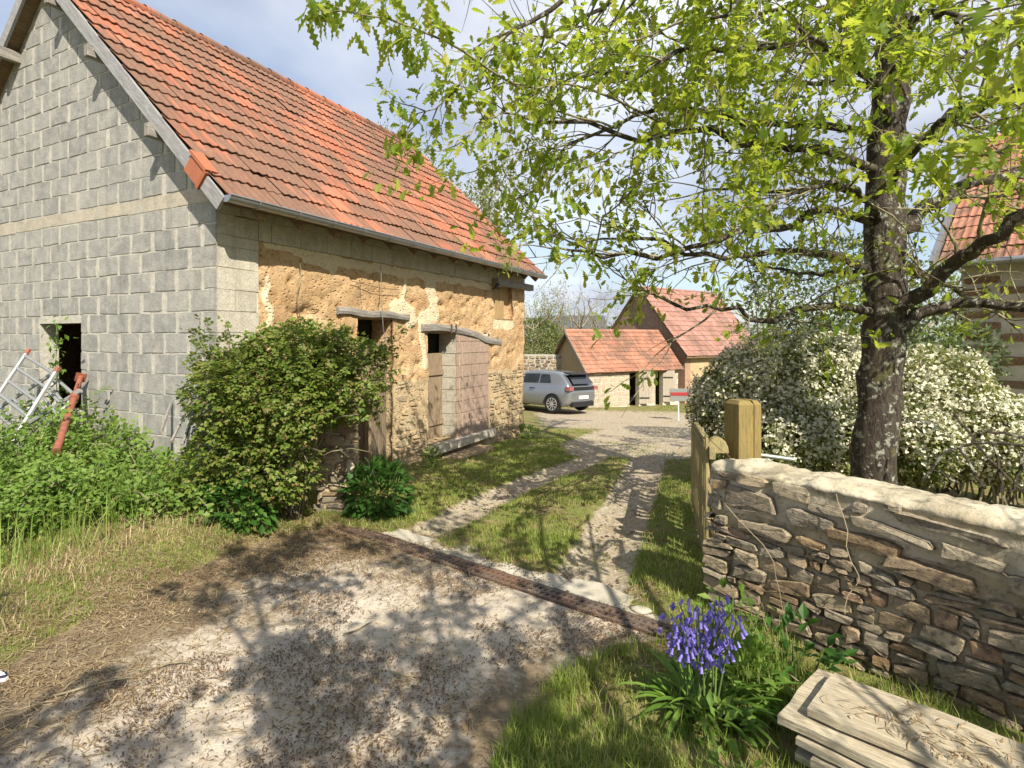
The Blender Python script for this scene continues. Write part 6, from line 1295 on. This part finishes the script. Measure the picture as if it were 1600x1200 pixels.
for sgn in (1, -1):
    for pts in ([(.78, .12), (1.28, .10), (1.28, .74), (.92, .74)], [(1.34, .10), (2.05, .08), (2.05, .74), (1.34, .76)], [(2.11, .08), (2.78, .08), (2.52, .60), (2.11, .74)]):
        m = MB(); q = [(x, sgn * (sidey(x, f)[0] + .012), sidey(x, f)[1]) for x, f in pts]; m.face(q if sgn > 0 else q[::-1]); cadd(m, 'side_window', M['glass'], None, False)
m = MB(); m.face([(.005, .60, 1.00), (.005, -.60, 1.00), (.29, -.53, 1.30), (.29, .53, 1.30)][::-1]); m.v = [(x - .03, y, z + .015) for x, y, z in m.v]; cadd(m, 'rear_window', M['glass'], None, False)
m = MB(); m.box((.10, -.56, 1.315), (.34, 0, .05), (0, 1.12, 0), (0, 0, .035)); cadd(m, 'spoiler', M['plastic'], None, False)
for sgn in (1, -1):
    m = MB(); y0 = sgn * .60; m.box((-.045, min(y0, sgn * .84), .80), (.17, 0, 0), (0, .24, 0), (0, 0, .13)); cadd(m, 'tail_lamp', M['tail'], None, False)
    for x in (.66, 3.22):
        y = sgn * .80; wh = add('wheel', None, None, car, Mc)
        m = MB(); m.tube([(x, y - .09, .315), (x, y - .07, .315), (x, y + .07, .315), (x, y + .09, .315)], [.28, .315, .315, .28], 24); cadd(m, 'tyre', M['tyre'], wh)
        m = MB(); yo = y + sgn * .093; m.tube([(x, yo - .004, .315), (x, yo + .004, .315)], [.06, .05], 12)
        for k in range(10):
            a = k * .628; ca_, sa2 = math.cos(a), math.sin(a); m.box((x + ca_ * .04 - sa2 * -.012, yo - .003, .315 + sa2 * .04 - ca_ * .012), (ca_ * .16, 0, sa2 * .16), (0, .006, 0), (-sa2 * .026, 0, ca_ * .026))
        m.tube([(x + .205 * math.cos(a), yo, .315 + .205 * math.sin(a)) for a in np.linspace(0, 2 * math.pi, 25)], .012, 5, False); cadd(m, 'rim', M['alloy'], wh, False)
        m = MB(); m.tube([(x + .345 * math.cos(a), sgn * .868, .315 + .345 * math.sin(a)) for a in np.linspace(-.1, math.pi + .1, 16)], .03, 5, False); cadd(m, 'wheel_arch', M['plastic'])
m = MB(); m.box((-.035, -.62, .24), (.12, 0, 0), (0, 1.24, 0), (0, 0, .15)); cadd(m, 'rear_bumper_trim', M['plastic'], None, False)
m = MB(); m.box((-.05, -.26, .50), (.04, 0, 0), (0, .52, 0), (0, 0, .11)); cadd(m, 'number_plate', M['plate'], None, False)
m = MB(); m.box((-.052, -.56, .83), (.09, 0, 0), (0, 1.12, 0), (0, 0, .08)); cadd(m, 'lamp_band', M['plastic'], None, False)
m = MB(); m.box((1.45, .885, .80), (.2, 0, 0), (0, .02, 0), (0, 0, .035)); cadd(m, 'door_handle', M['plastic'], None, False)

# ------------------------------------------------------------------ background trees, far houses, woods
def bgtree(name, label, base, h, spread, nl, mat, seed, tw=M['twig_far'], leafper=(2, 3), lsz=(.06, .11), limbs=9, tall=.35, group='trees beyond the yard'):
    random.seed(seed); T = Tree(); t = thing(name, base, label, 'tree', group); b = Vector(base); tr = MB(); top = b + Vector((random.gauss(0, .2), random.gauss(0, .2), h * .8)); tr.tube(wob([b, b.lerp(top, .5) + Vector((random.gauss(0, .1), 0, 0)), top], .03, 10), list(np.linspace(h * .022, h * .005, 10)), 7); tk = tr.build('trunk', tw, t, True)
    for i in range(limbs):
        a = i * 2.4 + random.uniform(-.4, .4); z = h * random.uniform(tall * .5, .72); s_ = b.lerp(top, z / (h * .8)); e = s_ + Vector((math.cos(a) * spread * random.uniform(.5, 1), math.sin(a) * spread * random.uniform(.5, 1), h * random.uniform(.18, .34))); limb(T, [s_, s_.lerp(e, .5) + Vector((0, 0, -.05 * h)), e], h * .009, h * .003, 8, .04, h * .075, (h * .10, h * .22), .2, .35, 1, (3, 5))
    T.big.build('limbs', tw, tk, True); cr = add('crown', None, None, t); tag(T.tw.build('twigs', tw, cr), kind='stuff')
    if nl: leafing(T, 'leaves', mat, cr, leafper, lsz, .14, L_SIMPLE)
def RG(px, d, dz_=0): q = RF((px - 800) / FOC * d, d); return (q.x, q.y, float(gz(q.x, q.y)) + dz_)
bgtree('bare_tree', 'bare many branched tree rising behind the shed ridge', RG(912, 31), 5.6, 2.0, 0, M['bg_leaf'], 5, limbs=13, tall=.2)
bgtree('spring_tree', 'thin tree coming into pale leaf beside the barn corner', RG(858, 28), 5.4, 1.3, 1, M['bg_leaf'], 6, limbs=11, tall=.2)
bgtree('spring_tree', 'bushy pale green tree closest to the barn corner', RG(832, 26), 4.6, 1.6, 1, M['bg_leaf'], 7, limbs=13, tall=.1, leafper=(3, 5))
bgtree('spring_tree', 'bare twigged tree with sparse buds left of the shed', RG(885, 34), 5.6, 1.8, 1, M['bg_leaf'], 8, limbs=10, leafper=(1, 1))
bgtree('spring_tree', 'slender tree with fine twigs above the shed roof', RG(945, 33), 5.2, 1.5, 1, M['bg_leaf'], 9, limbs=10, leafper=(1, 2))
bgtree('roadside_tree', 'pale leafy tree showing above the far end of the barn roof', RG(700, 20), 8.4, 2.4, 1, M['bg_leaf'], 10, limbs=14, leafper=(5, 8), lsz=(.09, .16), tall=.45)
bgtree('roadside_tree', 'smaller treetop just above the barn ridge', RG(640, 22), 9.9, 1.3, 1, M['bg_leaf'], 11, limbs=9, leafper=(3, 5), lsz=(.09, .15), tall=.5)
bgtree('garden_tree', 'tree in light leaf between the old barn and the house', RG(1290, 20), 4.6, 2.4, 1, M['weed_leaf'], 12, limbs=13, leafper=(4, 6), lsz=(.08, .15), tall=.2)
bgtree('garden_tree', 'tree in light leaf behind the house verge', RG(1440, 17), 5.4, 2.2, 1, M['weed_leaf'], 13, limbs=12, leafper=(4, 6), lsz=(.08, .14), tall=.2)
random.seed(99)
def mass(name, label, n, lumps, sz, mat, cat='trees'):
    Pp, D = zip(*[lump(int(n * w), c, r, 200 + i * 7, .8) for i, (c, r, w) in enumerate(lumps)]); pos = np.concatenate(Pp); d = np.concatenate(D); k = len(pos)
    o = foliage(name, L_SIMPLE, pos, d + rdir(k), d * .4 + np.array([0, 0, 1.]) + rdir(k) * .5, rng.uniform(*sz, k), mat, None); return tag(o, label, cat, kind='stuff')
mass('yard_undergrowth', 'pale undergrowth behind the rubble yard wall', 9000, [(P(835, 535, 27), (1.6, 1.2, 1.3), 1), (P(880, 548, 28), (1.6, 1.2, .9), .7), (P(930, 548, 29), (1.8, 1.2, .8), .5)], (.07, .14), M['bg_leaf'])
lumps = []
for i in range(46):
    px = -400 + i * 62 + random.uniform(-20, 20); dd = random.uniform(85, 130); lumps.append((P(px, HOR + 8, dd), (random.uniform(5, 9), random.uniform(5, 9), random.uniform(2.2, 4.2)), 1 / 46))
mass('far_woodland', 'far woodland along the horizon', 26000, lumps, (.5, 1.1), M['wood_leaf'])
fh = RF(8.0, 72, 0); f_ = thing('distant_house', (fh.x, fh.y, -4), 'distant white house with slate roof seen between the trees', 'house'); m = MB(); m.box(fh - u_ * 4 + Vector((0, 0, -5)), u_ * 8, w_ * 6, (0, 0, 7.3)); m.build('wall', M['white_paint'], f_); m = MB(); m.extrude([fh - u_ * 4.3 - w_ * .3 + Vector((0, 0, 2.2)), fh - u_ * 4.3 + w_ * 3 + Vector((0, 0, 4.6)), fh - u_ * 4.3 + w_ * 6.3 + Vector((0, 0, 2.2))], u_ * 8.6); m.build('roof', M['slate'], f_)
for a in (-2.6, -.4, 1.8): m = MB(); m.box(fh + u_ * a - w_ * .03 + Vector((0, 0, .3)), u_ * .9, w_ * .02, (0, 0, 1.3)); m.build('window', M['slate'], f_)
